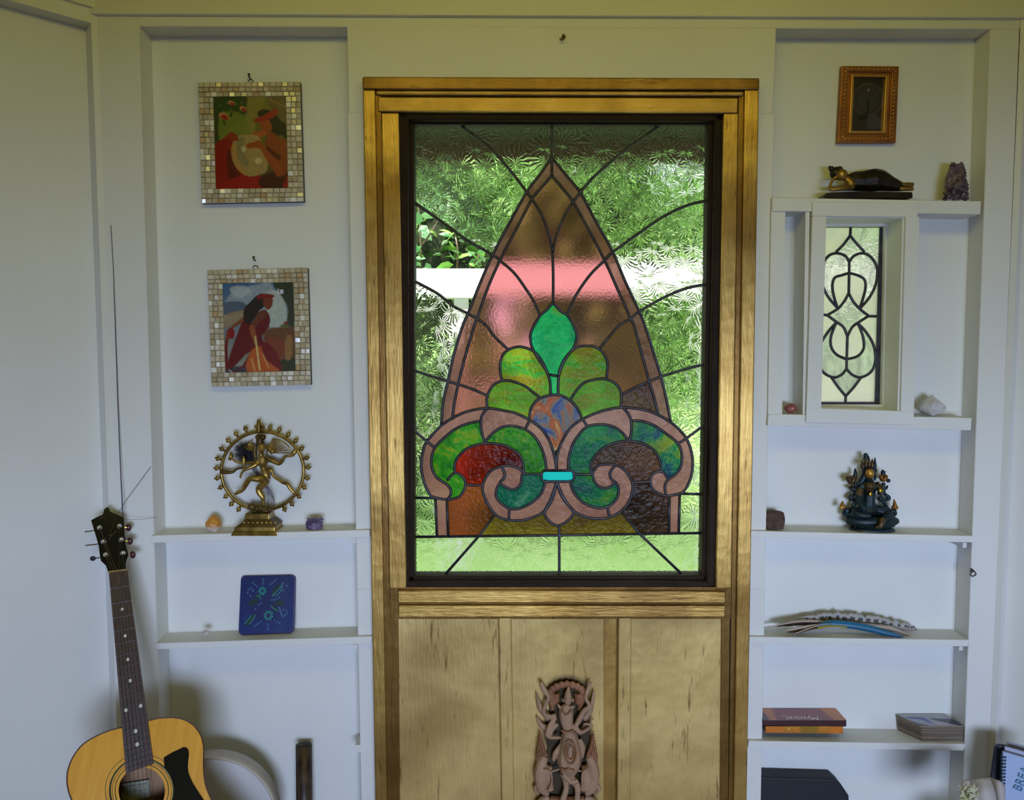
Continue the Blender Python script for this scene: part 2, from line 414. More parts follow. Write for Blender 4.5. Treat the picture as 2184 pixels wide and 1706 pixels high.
gold('panel', [(1088, 1316), (1290, 1316), (1288, YF), (1100, YF)], -.010, 0, 'gold_panel', .004)
gold('panel', [(1345, 1316), (1542, 1316), (1536, YF), (1342, YF)], -.008, 0, 'gold_panel', .001)
gold('panel_edge', [(1289, 1316), (1320, 1316), (1316, YF), (1287, YF)], -.003, 0, 'gold', .001)  # darker gold strip for the shadow beside the mid panel
gold('batten', [(1063, 1318), (1090, 1318), (1104, YF), (1078, YF)], -.022, 0, 'gold_panel', .003)
gold('batten', [(1319, 1318), (1347, 1318), (1343, YF), (1314, YF)], -.022, 0, 'gold_panel', .003)

# ================================================================ stained glass
GY = .024
def zpt(z, p):
    if z == 0: return Vector((p[0], p[1]))
    ox, oy, s = {1: (840, 230, 3.0333), 2: (840, 700, 3.047), 3: (1180, 700, 3.047), 6: (1600, 300, 2.665)}[z]
    return Vector((ox + p[0] / s, oy + p[1] / s))
def curve(z, pts, n=5): return [tuple(p) for p in crom([zpt(z, p) for p in pts], n)]
def mixc(*segs):                                        # (zoom, points) pieces joined in one curve
    P = []
    for z, pts in segs: P += [zpt(z, p) for p in pts]
    return [tuple(p) for p in crom(P, 5)]
CUR = [
 mixc((1, [(1022, 318), (945, 430), (862, 540), (750, 740), (640, 950), (560, 1130), (480, 1330), (445, 1410)]), (2, [(390, 170), (350, 350), (320, 480), (308, 628)])),
 mixc((1, [(1022, 440), (960, 510), (895, 590), (800, 770), (690, 980), (610, 1160), (540, 1360), (520, 1415)]), (2, [(465, 180), (420, 360), (395, 480), (380, 592)])),
 mixc((1, [(1022, 318), (1110, 430), (1205, 545), (1310, 740), (1415, 930), (1500, 1130), (1585, 1310), (1625, 1410)]), (3, [(650, 150), (700, 315), (735, 460), (764, 612)])),
 mixc((1, [(1022, 440), (1090, 520), (1160, 610), (1260, 790), (1365, 990), (1450, 1180), (1530, 1360), (1555, 1415)]), (3, [(575, 170), (625, 350), (655, 450), (682, 562)])),
 curve(1, [(1022, 90), (1022, 250), (1022, 445)]),
 curve(1, [(415, 105), (600, 240), (740, 390), (860, 545), (900, 600), (960, 700), (1005, 830), (1027, 930)]),
 curve(1, [(1745, 100), (1600, 200), (1450, 310), (1300, 440), (1205, 550), (1155, 615), (1100, 710), (1055, 820), (1027, 930)]),
 curve(1, [(1027, 930), (1031, 1100), (1030, 1265)]),
 curve(1, [(115, 600), (300, 730), (480, 860), (640, 950), (690, 990), (780, 1070), (860, 1180), (910, 1260), (945, 1342)]),
 curve(1, [(2045, 596), (1900, 630), (1750, 700), (1600, 800), (1415, 935), (1365, 985), (1270, 1080), (1180, 1210), (1118, 1342)]),
 mixc((1, [(115, 1112), (280, 1200), (380, 1280), (478, 1330), (540, 1365), (600, 1410)]), (2, [(660, 60), (745, 140)])),
 mixc((1, [(2030, 1142), (1900, 1165), (1750, 1225), (1585, 1320), (1530, 1365), (1455, 1410)]), (3, [(360, 60), (302, 132)])),
 curve(2, [(115, 270), (240, 310), (350, 345), (420, 365), (510, 395), (612, 440)]),
 curve(2, [(115, 650), (215, 735), (268, 778)]),
 curve(3, [(985, 234), (860, 265), (700, 315), (625, 345), (530, 385), (440, 432)]),
 curve(3, [(985, 626), (865, 715), (806, 753)]),
 # green drop
 mixc((1, [(1030, 1260), (985, 1310), (942, 1350)]), (2, [(893, 20), (888, 75), (905, 140), (950, 215), (985, 265), (1005, 305)])),
 mixc((1, [(1030, 1260), (1080, 1315), (1125, 1345)]), (3, [(140, 0), (152, 60), (130, 130), (80, 190), (45, 260), (34, 312)])),
 [tuple(zpt(2, (1003, 300))), tuple(zpt(3, (36, 312)))],
 curve(2, [(1003, 300), (1016, 360), (1018, 436)]), curve(3, [(35, 308), (32, 370), (32, 438)]),
 # petals
 curve(2, [(1003, 305), (975, 235), (930, 170), (880, 135), (810, 120), (745, 140), (705, 180), (690, 240), (695, 310), (712, 342)]),
 curve(2, [(608, 522), (604, 460), (625, 400), (660, 360), (715, 340), (770, 345), (850, 375), (910, 420), (952, 452)]),
 curve(3, [(36, 310), (60, 235), (100, 170), (150, 125), (210, 115), (270, 120), (320, 155), (350, 215), (352, 270), (345, 328)]),
 curve(3, [(108, 472), (150, 405), (200, 355), (260, 335), (330, 328), (390, 350), (430, 390), (443, 450), (435, 522)]),
 # gem
 mixc((2, [(880, 592), (892, 520), (940, 460), (1015, 435)]), (3, [(20, 433), (60, 440), (118, 475), (160, 525), (188, 590)])),
 # left scroll
 curve(2, [(345, 1114), (270, 1100), (232, 1078), (192, 985), (178, 885), (190, 800), (215, 735), (300, 640), (380, 585), (480, 540), (608, 520), (740, 540), (800, 555), (880, 595), (960, 655), (1015, 740), (1048, 850), (1057, 930)]),
 curve(2, [(562, 603), (480, 620), (400, 655), (330, 710), (268, 775), (245, 850), (252, 920), (285, 975), (340, 1010), (368, 1045), (368, 1085), (345, 1114)]),
 curve(2, [(605, 522), (572, 570), (565, 625), (575, 690), (592, 745)]),
 curve(2, [(592, 740), (640, 685), (700, 645), (770, 635), (850, 655), (910, 700), (955, 770), (982, 850), (992, 930)]),
 curve(2, [(885, 595), (852, 658)]),
 curve(2, [(395, 945), (400, 870), (440, 810), (500, 770), (592, 748), (690, 755), (760, 780), (815, 820), (840, 880), (846, 945)]),
 curve(2, [(345, 990), (385, 945), (430, 950), (462, 990), (460, 1040), (430, 1090), (385, 1108), (345, 1114)]),
 curve(2, [(462, 1015), (520, 1020), (580, 1020)]),
 curve(2, [(846, 945), (820, 915), (760, 895), (700, 897), (640, 920), (600, 965), (577, 1030), (590, 1100), (640, 1190), (700, 1235), (780, 1250), (870, 1240), (970, 1195), (1030, 1110), (1058, 1000)]),
 curve(2, [(700, 898), (720, 945), (715, 975), (692, 1005), (740, 1040), (790, 1045), (825, 1010), (833, 955), (846, 940)]),
 curve(2, [(694, 1003), (670, 1040), (665, 1090), (690, 1130), (750, 1170), (820, 1170), (900, 1130), (960, 1070), (988, 985)]),
 curve(2, [(752, 1168), (747, 1250)]),
 curve(2, [(840, 945), (900, 948), (966, 948)]),
 mixc((2, [(1058, 1000), (1020, 1110), (980, 1190), (990, 1230), (1030, 1270), (1075, 1288)])),
 mixc((3, [(20, 990), (60, 1100), (130, 1190), (115, 1230), (75, 1265), (35, 1283)])),
 mixc((2, [(1075, 1285), (1075, 1400), (1075, 1635)])),
 [tuple(zpt(2, p)) for p in ((655, 1212), (560, 1342), (305, 1632))],
 [tuple(zpt(2, (115, 1356))), tuple(zpt(2, (1075, 1345))), tuple(zpt(3, (985, 1330)))],
 [tuple(zpt(2, p)) for p in ((115, 1102), (270, 1103), (345, 1114))],
 [tuple(zpt(2, p)) for p in ((270, 1100), (275, 1230), (280, 1356))], [tuple(zpt(2, p)) for p in ((345, 1112), (348, 1230), (354, 1356))],
 # right scroll
 curve(3, [(735, 1090), (800, 1080), (850, 1058), (893, 975), (906, 880), (897, 800), (865, 715), (800, 640), (730, 590), (640, 545), (560, 525), (455, 515), (370, 525), (280, 550), (188, 592), (110, 650), (55, 740), (25, 830), (20, 930)]),
 curve(3, [(508, 600), (580, 605), (660, 635), (740, 690), (810, 750), (835, 820), (830, 890), (800, 945), (745, 985), (725, 1030), (735, 1090)]),
 curve(3, [(455, 517), (490, 560), (507, 610), (507, 680), (490, 735)]),
 curve(3, [(490, 735), (450, 680), (390, 640), (310, 625), (220, 640), (160, 700), (120, 770), (100, 850), (98, 930)]),
 curve(3, [(190, 590), (225, 642)]),
 curve(3, [(248, 950), (245, 880), (280, 820), (340, 770), (420, 740), (490, 733), (570, 745), (640, 780), (680, 830), (697, 880), (704, 940)]),
 curve(3, [(748, 984), (720, 940), (680, 930), (640, 955), (630, 1000), (650, 1050), (700, 1080), (738, 1090)]),
 curve(3, [(512, 1000), (570, 1000), (634, 995)]),
 curve(3, [(248, 948), (290, 895), (340, 883), (400, 888), (450, 910), (492, 960), (515, 1010), (510, 1080), (470, 1160), (400, 1215), (330, 1235), (250, 1235), (180, 1215), (120, 1175), (62, 1090), (20, 990)]),
 curve(3, [(405, 890), (370, 935), (375, 975), (405, 1003)]), curve(3, [(254, 940), (270, 1000), (310, 1035), (360, 1035), (405, 1000)]),
 curve(3, [(405, 1000), (425, 1040), (415, 1100), (370, 1150), (310, 1168), (240, 1155), (180, 1120), (130, 1060), (108, 985)]),
 curve(3, [(352, 1160), (366, 1234)]),
 curve(3, [(128, 945), (190, 950), (254, 948)]),
 [tuple(zpt(3, p)) for p in ((438, 1185), (560, 1335), (865, 1625))],
 [tuple(zpt(3, p)) for p in ((755, 1088), (753, 1200), (752, 1332))], [tuple(zpt(3, p)) for p in ((822, 1072), (819, 1200), (816, 1332))],
 [tuple(zpt(3, p)) for p in ((820, 1074), (985, 1079))],
 # blue bar
 [(1160, 1003.5), (1219, 1003.5), (1224, 1009), (1224.5, 1020), (1219, 1027), (1160, 1027), (1155, 1021), (1155, 1009), (1160, 1003.5)],
 [(1187, 1003), (1187, 960)], [(1187, 1027), (1187, 1040)],
]
BORDER = [(878, 262), (1516, 263), (1501, 1233), (880, 1234)]
def planar(curves, border):
    V = []; E = []
    def longer(c, d=5.0):
        c = [Vector(p) for p in c]
        if (c[0] - c[-1]).length < .5: return c
        a = (c[0] - c[1]).normalized() * d; b = (c[-1] - c[-2]).normalized() * d
        return [c[0] + a] + c + [c[-1] + b]
    curves = [longer(c) for c in curves]
    for c in curves + [border + [border[0]]]:
        b = len(V); V += [Vector((p[0], p[1])) for p in c]; E += [(b + i, b + i + 1) for i in range(len(c) - 1)]
    vo, eo, fo, vorig, eorig, forig = delaunay_2d_cdt(V, E, [], 0, 1e-4)
    nE = len(E)
    cons = set(tuple(sorted(eo[i])) for i in range(len(eo)) if len(eorig[i]))
    emap = {}
    for i, f in enumerate(fo):
        for k in range(len(f)): emap.setdefault(tuple(sorted((f[k], f[(k + 1) % len(f)]))), []).append(i)
    lab = [-1] * len(fo); regs = []
    for i in range(len(fo)):
        if lab[i] >= 0: continue
        st = [i]; lab[i] = len(regs); r = []
        while st:
            a = st.pop(); r.append(a); f = fo[a]
            for k in range(len(f)):
                e = tuple(sorted((f[k], f[(k + 1) % len(f)])))
                if e in cons: continue
                for b in emap[e]:
                    if lab[b] < 0: lab[b] = lab[i]; st.append(b)
        regs.append(r)
    def area_(r): return sum(abs((vo[fo[t][1]] - vo[fo[t][0]]).cross(vo[fo[t][2]] - vo[fo[t][0]])) / 2 for t in r)
    def inb(r):
        f = fo[r[0]]; c = (vo[f[0]] + vo[f[1]] + vo[f[2]]) / 3
        return min(p[0] for p in border) < c.x < max(p[0] for p in border) and min(p[1] for p in border) < c.y < max(p[1] for p in border)
    return vo, fo, [(r, area_(r)) for r in regs if area_(r) > 12 and inb(r)]
def find(vo, fo, regs, p):
    p = Vector(p)
    for i, (r, a) in enumerate(regs):
        for t in r:
            A, B, C = (vo[k] for k in fo[t])
            d1 = (B - A).cross(p - A); d2 = (C - B).cross(p - B); d3 = (A - C).cross(p - C)
            if (d1 >= 0 and d2 >= 0 and d3 >= 0) or (d1 <= 0 and d2 <= 0 and d3 <= 0): return i
    return None
def pane(vo, fo, r, Y, th, material, parent, name='glass_pane'):
    bm = NB(); vm = {}; vb = {}; cnt = {}
    for t in r:
        for k in fo[t]:
            if k not in vm: vm[k] = bm.verts.new(at(vo[k].x, vo[k].y, Y)); vb[k] = bm.verts.new(at(vo[k].x, vo[k].y, Y) + Vector((0, th, 0)))
        f = fo[t]
        bm.faces.new([vm[k] for k in f]); bm.faces.new([vb[k] for k in f[::-1]])
        for i in range(3):
            e = (f[i], f[(i + 1) % 3]); cnt[tuple(sorted(e))] = cnt.get(tuple(sorted(e)), []) + [e]
    for es in cnt.values():
        if len(es) == 1: a, b = es[0]; bm.faces.new((vm[a], vb[a], vb[b], vm[b]))
    bmesh.ops.recalc_face_normals(bm, faces=bm.faces)
    for f in bm.faces:
        if f.normal.y > -.5: f.material_index = 1       # the back and the edges let everything through, the colour sits in the front
    return obj(name, bm, [material, M['glassback']], parent)
def came(curves, Y, r, parent, name='lead_came'):
    bm = NB()
    for c in curves: tube(bm, [at(p[0], p[1], Y) for p in c], r * m_per_px(Y), 8, .8)
    return obj(name, bm, M['lead'], parent, True)

# -- glass materials
_m = bpy.data.materials.new('polished_glass_back'); _m.use_nodes = True; _n = _m.node_tree; _n.nodes.clear()
_o = _n.nodes.new('ShaderNodeOutputMaterial'); _t = _n.nodes.new('ShaderNodeBsdfTransparent'); link(_n, _t.outputs[0], _o.inputs['Surface']); M['glassback'] = _m
def fern_height(nt, v, scale):
    """frost like fans: rays about the centre of every cell"""
    n = noise_tex(nt, v, scale * 1.3, 2); wv = nt.nodes.new('ShaderNodeVectorMath'); wv.operation = 'MULTIPLY_ADD'
    link(nt, n.outputs['Color'], wv.inputs[0]); wv.inputs[1].default_value = (.02, .02, .02); link(nt, v, wv.inputs[2])
    vo = nt.nodes.new('ShaderNodeTexVoronoi'); vo.inputs['Scale'].default_value = scale; link(nt, wv.outputs[0], vo.inputs['Vector'])
    sb = nt.nodes.new('ShaderNodeVectorMath'); sb.operation = 'SUBTRACT'; link(nt, wv.outputs[0], sb.inputs[0]); link(nt, vo.outputs['Position'], sb.inputs[1])
    sx = nt.nodes.new('ShaderNodeSeparateXYZ'); link(nt, sb.outputs[0], sx.inputs[0])
    at2 = nt.nodes.new('ShaderNodeMath'); at2.operation = 'ARCTAN2'; link(nt, sx.outputs['X'], at2.inputs[0]); link(nt, sx.outputs['Z'], at2.inputs[1])
    n2 = noise_tex(nt, v, scale * 2.2, 4)
    ma = nt.nodes.new('ShaderNodeMath'); ma.operation = 'MULTIPLY_ADD'; link(nt, at2.outputs[0], ma.inputs[0]); ma.inputs[1].default_value = 17
    mb = nt.nodes.new('ShaderNodeMath'); mb.operation = 'MULTIPLY'; link(nt, n2.outputs['Fac'], mb.inputs[0]); mb.inputs[1].default_value = 9; link(nt, mb.outputs[0], ma.inputs[2])
    si = nt.nodes.new('ShaderNodeMath'); si.operation = 'SINE'; link(nt, ma.outputs[0], si.inputs[0])
    return si.outputs[0]
def glass(name, tint, rough=.08, milk=.15, milkcol=None, fern=False, pebble=0, bs=.5, streak=None, bd=.004, sheen=.10, ior=1.15):
    """tinted pane: refraction of what is behind, part milky (lets daylight through as glow), a polished front"""
    m = bpy.data.materials.new(name); m.use_nodes = True; nt = m.node_tree; nt.nodes.clear()
    out = nt.nodes.new('ShaderNodeOutputMaterial')
    v = coords(nt, geo=True)
    rf = nt.nodes.new('ShaderNodeBsdfRefraction'); rf.inputs['Roughness'].default_value = rough; rf.inputs['IOR'].default_value = ior
    tr = nt.nodes.new('ShaderNodeBsdfTranslucent'); df = nt.nodes.new('ShaderNodeBsdfDiffuse')
    rf.inputs['Color'].default_value = (*tint, 1)
    mk = milkcol or tint
    tr.inputs['Color'].default_value = (*mk, 1); df.inputs['Color'].default_value = (*[c * .25 for c in mk], 1)
    if streak:
        n = noise_tex(nt, coords(nt, scale=streak[1], geo=True), streak[0], 5, .6, 1.2)
        r = ramp(nt, n.outputs['Fac'], streak[2]); link(nt, r.outputs['Color'], rf.inputs['Color']); link(nt, r.outputs['Color'], tr.inputs['Color'])
    gl = nt.nodes.new('ShaderNodeBsdfGlossy'); gl.inputs['Roughness'].default_value = .12; gl.inputs['Color'].default_value = (1, 1, 1, 1)
    m1 = nt.nodes.new('ShaderNodeMixShader'); m1.inputs[0].default_value = .0; link(nt, tr.outputs[0], m1.inputs[1]); link(nt, df.outputs[0], m1.inputs[2])
    m2 = nt.nodes.new('ShaderNodeMixShader'); m2.inputs[0].default_value = milk; link(nt, rf.outputs[0], m2.inputs[1]); link(nt, m1.outputs[0], m2.inputs[2])
    fr = nt.nodes.new('ShaderNodeFresnel'); fr.inputs['IOR'].default_value = 1.45
    mf = nt.nodes.new('ShaderNodeMath'); mf.operation = 'MULTIPLY'; mf.inputs[1].default_value = sheen; link(nt, fr.outputs[0], mf.inputs[0])
    m3 = nt.nodes.new('ShaderNodeMixShader'); link(nt, mf.outputs[0], m3.inputs[0]); link(nt, m2.outputs[0], m3.inputs[1]); link(nt, gl.outputs[0], m3.inputs[2])
    link(nt, m3.outputs[0], out.inputs['Surface'])
    h = None
    if fern:
        h = fern_height(nt, v, 22)
        mk_ = nt.nodes.new('ShaderNodeMapRange'); mk_.inputs['From Min'].default_value = .55; mk_.inputs['From Max'].default_value = 1
        mk_.inputs['To Min'].default_value = milk; mk_.inputs['To Max'].default_value = min(1, milk + .10); link(nt, h, mk_.inputs['Value']); link(nt, mk_.outputs[0], m2.inputs[0])
    elif pebble:
        n = noise_tex(nt, v, pebble, 3, .5); h = n.outputs['Fac']
    if h is not None:
        bp = nt.nodes.new('ShaderNodeBump'); bp.inputs['Strength'].default_value = bs; bp.inputs['Distance'].default_value = bd; link(nt, h, bp.inputs['Height'])
        for q in (rf, gl): link(nt, bp.outputs['Normal'], q.inputs['Normal'])
    return m
G = {
 'frost': glass('frost_pattern_clear_glass', (.96, .98, .94), .08, .0, (.86, .95, .80), fern=True, bs=.35, bd=.0012),
 'clear': glass('plain_clear_glass', (.97, .98, .97), 0, 0.0, sheen=.3, ior=1.005),
 'pink': glass('pink_pebbled_glass', (.66, .22, .26), .32, .05, pebble=160, bs=.5, bd=.0015),
 'pinkb': glass('brownish_pink_pebbled_glass', (.60, .19, .17), .30, .10, (.6, .25, .16), pebble=160, bs=.5),
 'amber': glass('brown_amber_glass', (.34, .065, .02), .3, .14, (.26, .08, .015), pebble=120, bs=.5),
 'yamber': glass('golden_amber_glass', (.6, .3, .03), .3, .22, (.5, .26, .03), pebble=120, bs=.5, streak=(14, (1, 1, 1), [(.3, (.20, .085, .008)), (.7, (.42, .24, .025))])),
 'opal': glass('milky_pink_opal_glass', (.5, .28, .28), .3, .8, (.55, .29, .27), pebble=70, bs=.4, streak=(9, (1, 1, 1), [(.3, (.26, .10, .11)), (.7, (.44, .20, .21))])),
 'opalt': glass('purplish_rose_glass', (.42, .17, .18), .3, .55, (.4, .16, .17), pebble=70, bs=.6, streak=(9, (1, 1, 1), [(.3, (.24, .09, .08)), (.7, (.42, .19, .19))])),
 'emer': glass('emerald_green_glass', (.02, .6, .25), .3, .5, pebble=110, bs=.4, streak=(16, (1, 1, 1), [(.35, (.01, .42, .22)), (.6, (.03, .68, .30)), (.72, (.25, .42, .05))])),
 'olive': glass('olive_green_glass', (.4, .4, .02), .3, .4, pebble=110, bs=.4, streak=(13, (1, .6, 3), [(.35, (.33, .24, .01)), (.5, (.28, .38, .02)), (.65, (.05, .42, .05))])),
 'olive2': glass('mossy_green_glass', (.2, .4, .02), .3, .4, pebble=110, bs=.4, streak=(13, (1, .6, 3), [(.38, (.22, .22, .01)), (.52, (.12, .36, .02)), (.66, (.30, .30, .02))])),
 'green': glass('mottled_green_glass', (.04, .3, .05), .35, .5, pebble=110, bs=.4, streak=(24, (1, 1, 1), [(.36, (.012, .15, .015)), (.55, (.05, .28, .015)), (.68, (.26, .28, .02))])),
 'teal': glass('blue_green_mottled_glass', (.02, .2, .2), .35, .5, pebble=110, bs=.4, streak=(14, (1, 1, 1), [(.35, (.006, .08, .13)), (.5, (.006, .18, .09)), (.66, (.07, .22, .015))])),
 'teal2': glass('dark_teal_glass', (.02, .2, .2), .35, .5, pebble=110, bs=.4, streak=(9, (1, 1, 1), [(.36, (.006, .13, .10)), (.55, (.006, .17, .14)), (.68, (.15, .34, .30))])),
 'blue': glass('cobalt_mottled_glass', (.02, .1, .3), .35, .5, pebble=110, bs=.4, streak=(17, (1, 1, 1), [(.38, (.006, .06, .20)), (.52, (.012, .18, .09)), (.64, (.20, .24, .015))])),
 'red': glass('deep_red_glass', (.40, .02, .01), .3, .12, (.3, .01, .005), pebble=60, bs=.4),
 'wine': glass('wine_brown_glass', (.22, .07, .06), .3, .12, (.2, .06, .05), pebble=80, bs=.5),
 'plum': glass('dark_plum_glass', (.11, .04, .05), .3, .12, (.1, .035, .04), pebble=60, bs=.6),
 'turq': glass('bright_turquoise_glass', (.01, .55, .75), .3, .9, (.01, .58, .80)),
 'gem': glass('marbled_blue_red_cream_glass', (.3, .1, .1), .35, .8, pebble=90, bs=.5, streak=(13, (1, 1, 1), [(.34, (.03, .06, .38)), (.42, (.16, .14, .20)), (.50, (.38, .07, .03)), (.58, (.42, .16, .10)), (.66, (.70, .66, .42))])),
}
win = thing('window_1', at(1197, 1256, .01), None, None); win['kind'] = 'structure'
bm = NB()
board(bm, [(846, 236), (1549, 239), (1545, 258), (852, 256)], -.012, .05); board(bm, [(864, 1240), (1530, 1240), (1528, 1259), (866, 1259)], -.012, .05)
board(bm, [(846, 236), (871, 240), (873, 1259), (864, 1259)], -.012, .05); board(bm, [(1525, 240), (1549, 239), (1529, 1259), (1507, 1259)], -.012, .05)
sashf = mod_bevel(obj('sash_frame', bm, M['sash'], win), .004, 2)
bm = NB()
board(bm, [(866, 252), (1530, 254), (1528, 266), (868, 265)], .004, .05); board(bm, [(868, 1228), (1512, 1227), (1512, 1245), (870, 1245)], .004, .05)
board(bm, [(866, 252), (883, 254), (884, 1240), (870, 1245)], .004, .05); board(bm, [(1512, 254), (1530, 252), (1513, 1245), (1497, 1240)], .004, .05)
mod_bevel(obj('sash_bead', bm, M['sash'], sashf), .003, 2)
vo, fo, regs = planar(CUR, BORDER)
SEED = {}
def seed(k, z, *ps):
    for p in ps:
        i = find(vo, fo, regs, zpt(z, p))
        if i is not None: SEED[i] = k
        else: print('no region', k, z, p)
seed('clear', 1, (250, 850), (250, 1130)); seed('clear', 1, (440, 1270))
seed('pink', 1, (1020, 600), (880, 800), (1150, 800), (900, 1000), (1180, 1000), (750, 1150), (1300, 1180))
seed('pinkb', 2, (560, 200), (500, 450)); seed('wine', 3, (600, 440)); seed('pinkb', 3, (470, 200))
seed('opalt', 1, (950, 480), (1100, 490), (780, 750), (1280, 760), (600, 1130), (1480, 1180), (500, 1400), (1580, 1390)); seed('opalt', 2, (420, 250), (360, 450)); seed('opalt', 3, (640, 250), (700, 450), (570, 50))
seed('emer', 2, (1000, 100), (1050, 380)); seed('olive', 2, (830, 250)); seed('olive2', 2, (700, 450)); seed('olive', 3, (200, 250)); seed('olive2', 3, (300, 430))
seed('gem', 2, (1000, 560), (1050, 600))
seed('opal', 2, (450, 590), (680, 600), (960, 720), (220, 900), (410, 1020), (640, 1050), (770, 960), (900, 1190), (1020, 1180), (310, 1230))
seed('opal', 3, (620, 580), (400, 580), (120, 720), (870, 900), (680, 1000), (470, 1020), (320, 970), (250, 1200), (60, 1180), (785, 1200))
seed('opal', 2, (1075, 1180)); seed('opal', 2, (1030, 960))
seed('green', 2, (400, 760), (800, 740)); seed('red', 2, (650, 840)); seed('teal2', 2, (830, 1100)); seed('amber', 2, (470, 1200)); seed('yamber', 2, (800, 1300))
seed('teal', 3, (200, 780)); seed('blue', 3, (700, 760)); seed('wine', 3, (450, 820)); seed('teal', 3, (250, 1100)); seed('plum', 3, (620, 1200)); seed('yamber', 3, (250, 1280))
seed('turq', 0, (1190, 1015))
for i, (r, a) in enumerate(regs):
    pane(vo, fo, r, GY, .003, G[SEED.get(i, 'frost')], win)
came(CUR, GY - .0005, 3.1, win)

# small leaded window
GY2 = .078
w2 = thing('window_2', at(1840, 900, -.015), None, None); w2['kind'] = 'structure'
bm = NB()
board(bm, [(1733, 429), (1962, 433), (1957, 463), (1733, 461)], -.018, .085)
board(bm, [(1720, 870), (1950, 877), (1948, 907), (1719, 901)], -.018, .085)
board(bm, [(1733, 461), (1763, 461), (1752, 872), (1720, 872)], -.018, .085)
board(bm, [(1932, 461), (1962, 462), (1950, 878), (1921, 877)], -.018, .085)
wfr = mod_bevel(obj('window_frame', bm, M['white'], w2), .002, 2)
bm = NB(); board(bm, [(1925, 463), (1933, 461), (1922, 880), (1914, 878)], -.011, .085); board(bm, [(1755, 461), (1930, 461), (1930, 466), (1755, 466)], -.011, .085)
mod_bevel(obj('window_bead', bm, M['white'], wfr), .001, 1)
bm = NB(); wlx = lambda x, y: at(x, y, -.008)
board(bm, [(1645, 445), (1675, 445), (1668, 886), (1638, 886)], -.008, YB + .002); board(bm, [(1718, 446), (1727, 446), (1720, 886), (1712, 886)], -.008, YB + .002)
struct('trim_3', bm, M['white'])
CU2 = [curve(6, c) for c in (
 [(572, 470), (570, 510), (568, 542)],
 [(568, 540), (530, 590), (488, 632)], [(568, 540), (610, 590), (650, 632)],
 [(563, 690), (590, 655), (640, 640), (690, 665), (722, 730), (712, 820), (675, 895), (622, 955)],
 [(563, 690), (540, 655), (490, 640), (440, 660), (405, 730), (412, 820), (445, 890), (497, 952)],
 [(563, 680), (562, 770), (560, 880)],
 [(562, 752), (610, 765), (650, 790), (655, 840), (640, 900), (622, 955)], [(562, 752), (520, 765), (480, 780), (467, 830), (480, 900), (497, 952)],
 [(560, 868), (590, 920), (630, 962), (672, 995)], [(672, 997), (620, 1030), (580, 1060), (553, 1112)],
 [(560, 868), (530, 920), (495, 957), (438, 992)], [(438, 992), (490, 1030), (530, 1060), (553, 1112)],
 [(668, 997), (700, 998), (760, 998)], [(440, 992), (420, 990), (380, 988)],
 [(553, 1105), (550, 1200), (547, 1305)],
 [(610, 1035), (660, 1090), (700, 1160), (712, 1240), (690, 1310), (630, 1345), (580, 1330), (547, 1295)],
 [(492, 1030), (440, 1090), (400, 1160), (388, 1240), (410, 1310), (470, 1345), (520, 1330), (547, 1295)],
 [(612, 1037), (640, 1110), (645, 1180), (610, 1225), (548, 1242)], [(490, 1033), (460, 1110), (460, 1170), (490, 1215), (548, 1242)],
 [(462, 1345), (500, 1400), (543, 1452)], [(630, 1345), (590, 1400), (543, 1452)], [(543, 1448), (542, 1480), (542, 1520)],
 [(722, 745), (740, 745), (765, 745)], [(712, 1252), (725, 1252), (745, 1252)])]
B2 = [(1736, 481), (1889, 481), (1880, 866), (1728, 866)]
vo2, fo2, regs2 = planar(CU2, B2)
G['cream'] = glass('cream_seedy_glass', (.86, .90, .72), .35, .93, (.70, .74, .60), pebble=45, bs=.4, streak=(5, (1, 1, 2), [(.35, (.80, .70, .74)), (.65, (.92, .78, .74))]))
G['bevel'] = glass('clear_rippled_bevel_glass', (.95, .96, .97), .12, .55, (.92, .86, .88), pebble=150, bs=1, bd=.006, streak=(30, (1, 1, .5), [(.36, (.62, .58, .64)), (.62, (1, .93, .98))]))
bev = set(i for i in (find(vo2, fo2, regs2, zpt(6, p)) for p in ((568, 600), (680, 720), (450, 720), (560, 990), (560, 1400), (650, 1290), (450, 1290), (550, 1070), (550, 1380))) if i is not None)
for i, (r, a) in enumerate(regs2): pane(vo2, fo2, r, GY2, .003, G['bevel' if i in bev else 'cream'], w2)
came(CU2, GY2 - .0005, 3.0, w2)
bm = NB(); board(bm, [(1877, 479), (1890, 479), (1881, 868), (1866, 868)], GY2 - .003, GY2 + .004); board(bm, [(1734, 476), (1890, 476), (1890, 485), (1734, 485)], GY2 - .003, GY2 + .004)
board(bm, [(1726, 857), (1881, 857), (1881, 868), (1726, 868)], GY2 - .003, GY2 + .004); board(bm, [(1731, 479), (1738, 479), (1731, 868), (1725, 868)], GY2 - .003, GY2 + .004)
obj('lead_border', bm, M['lead'], w2)

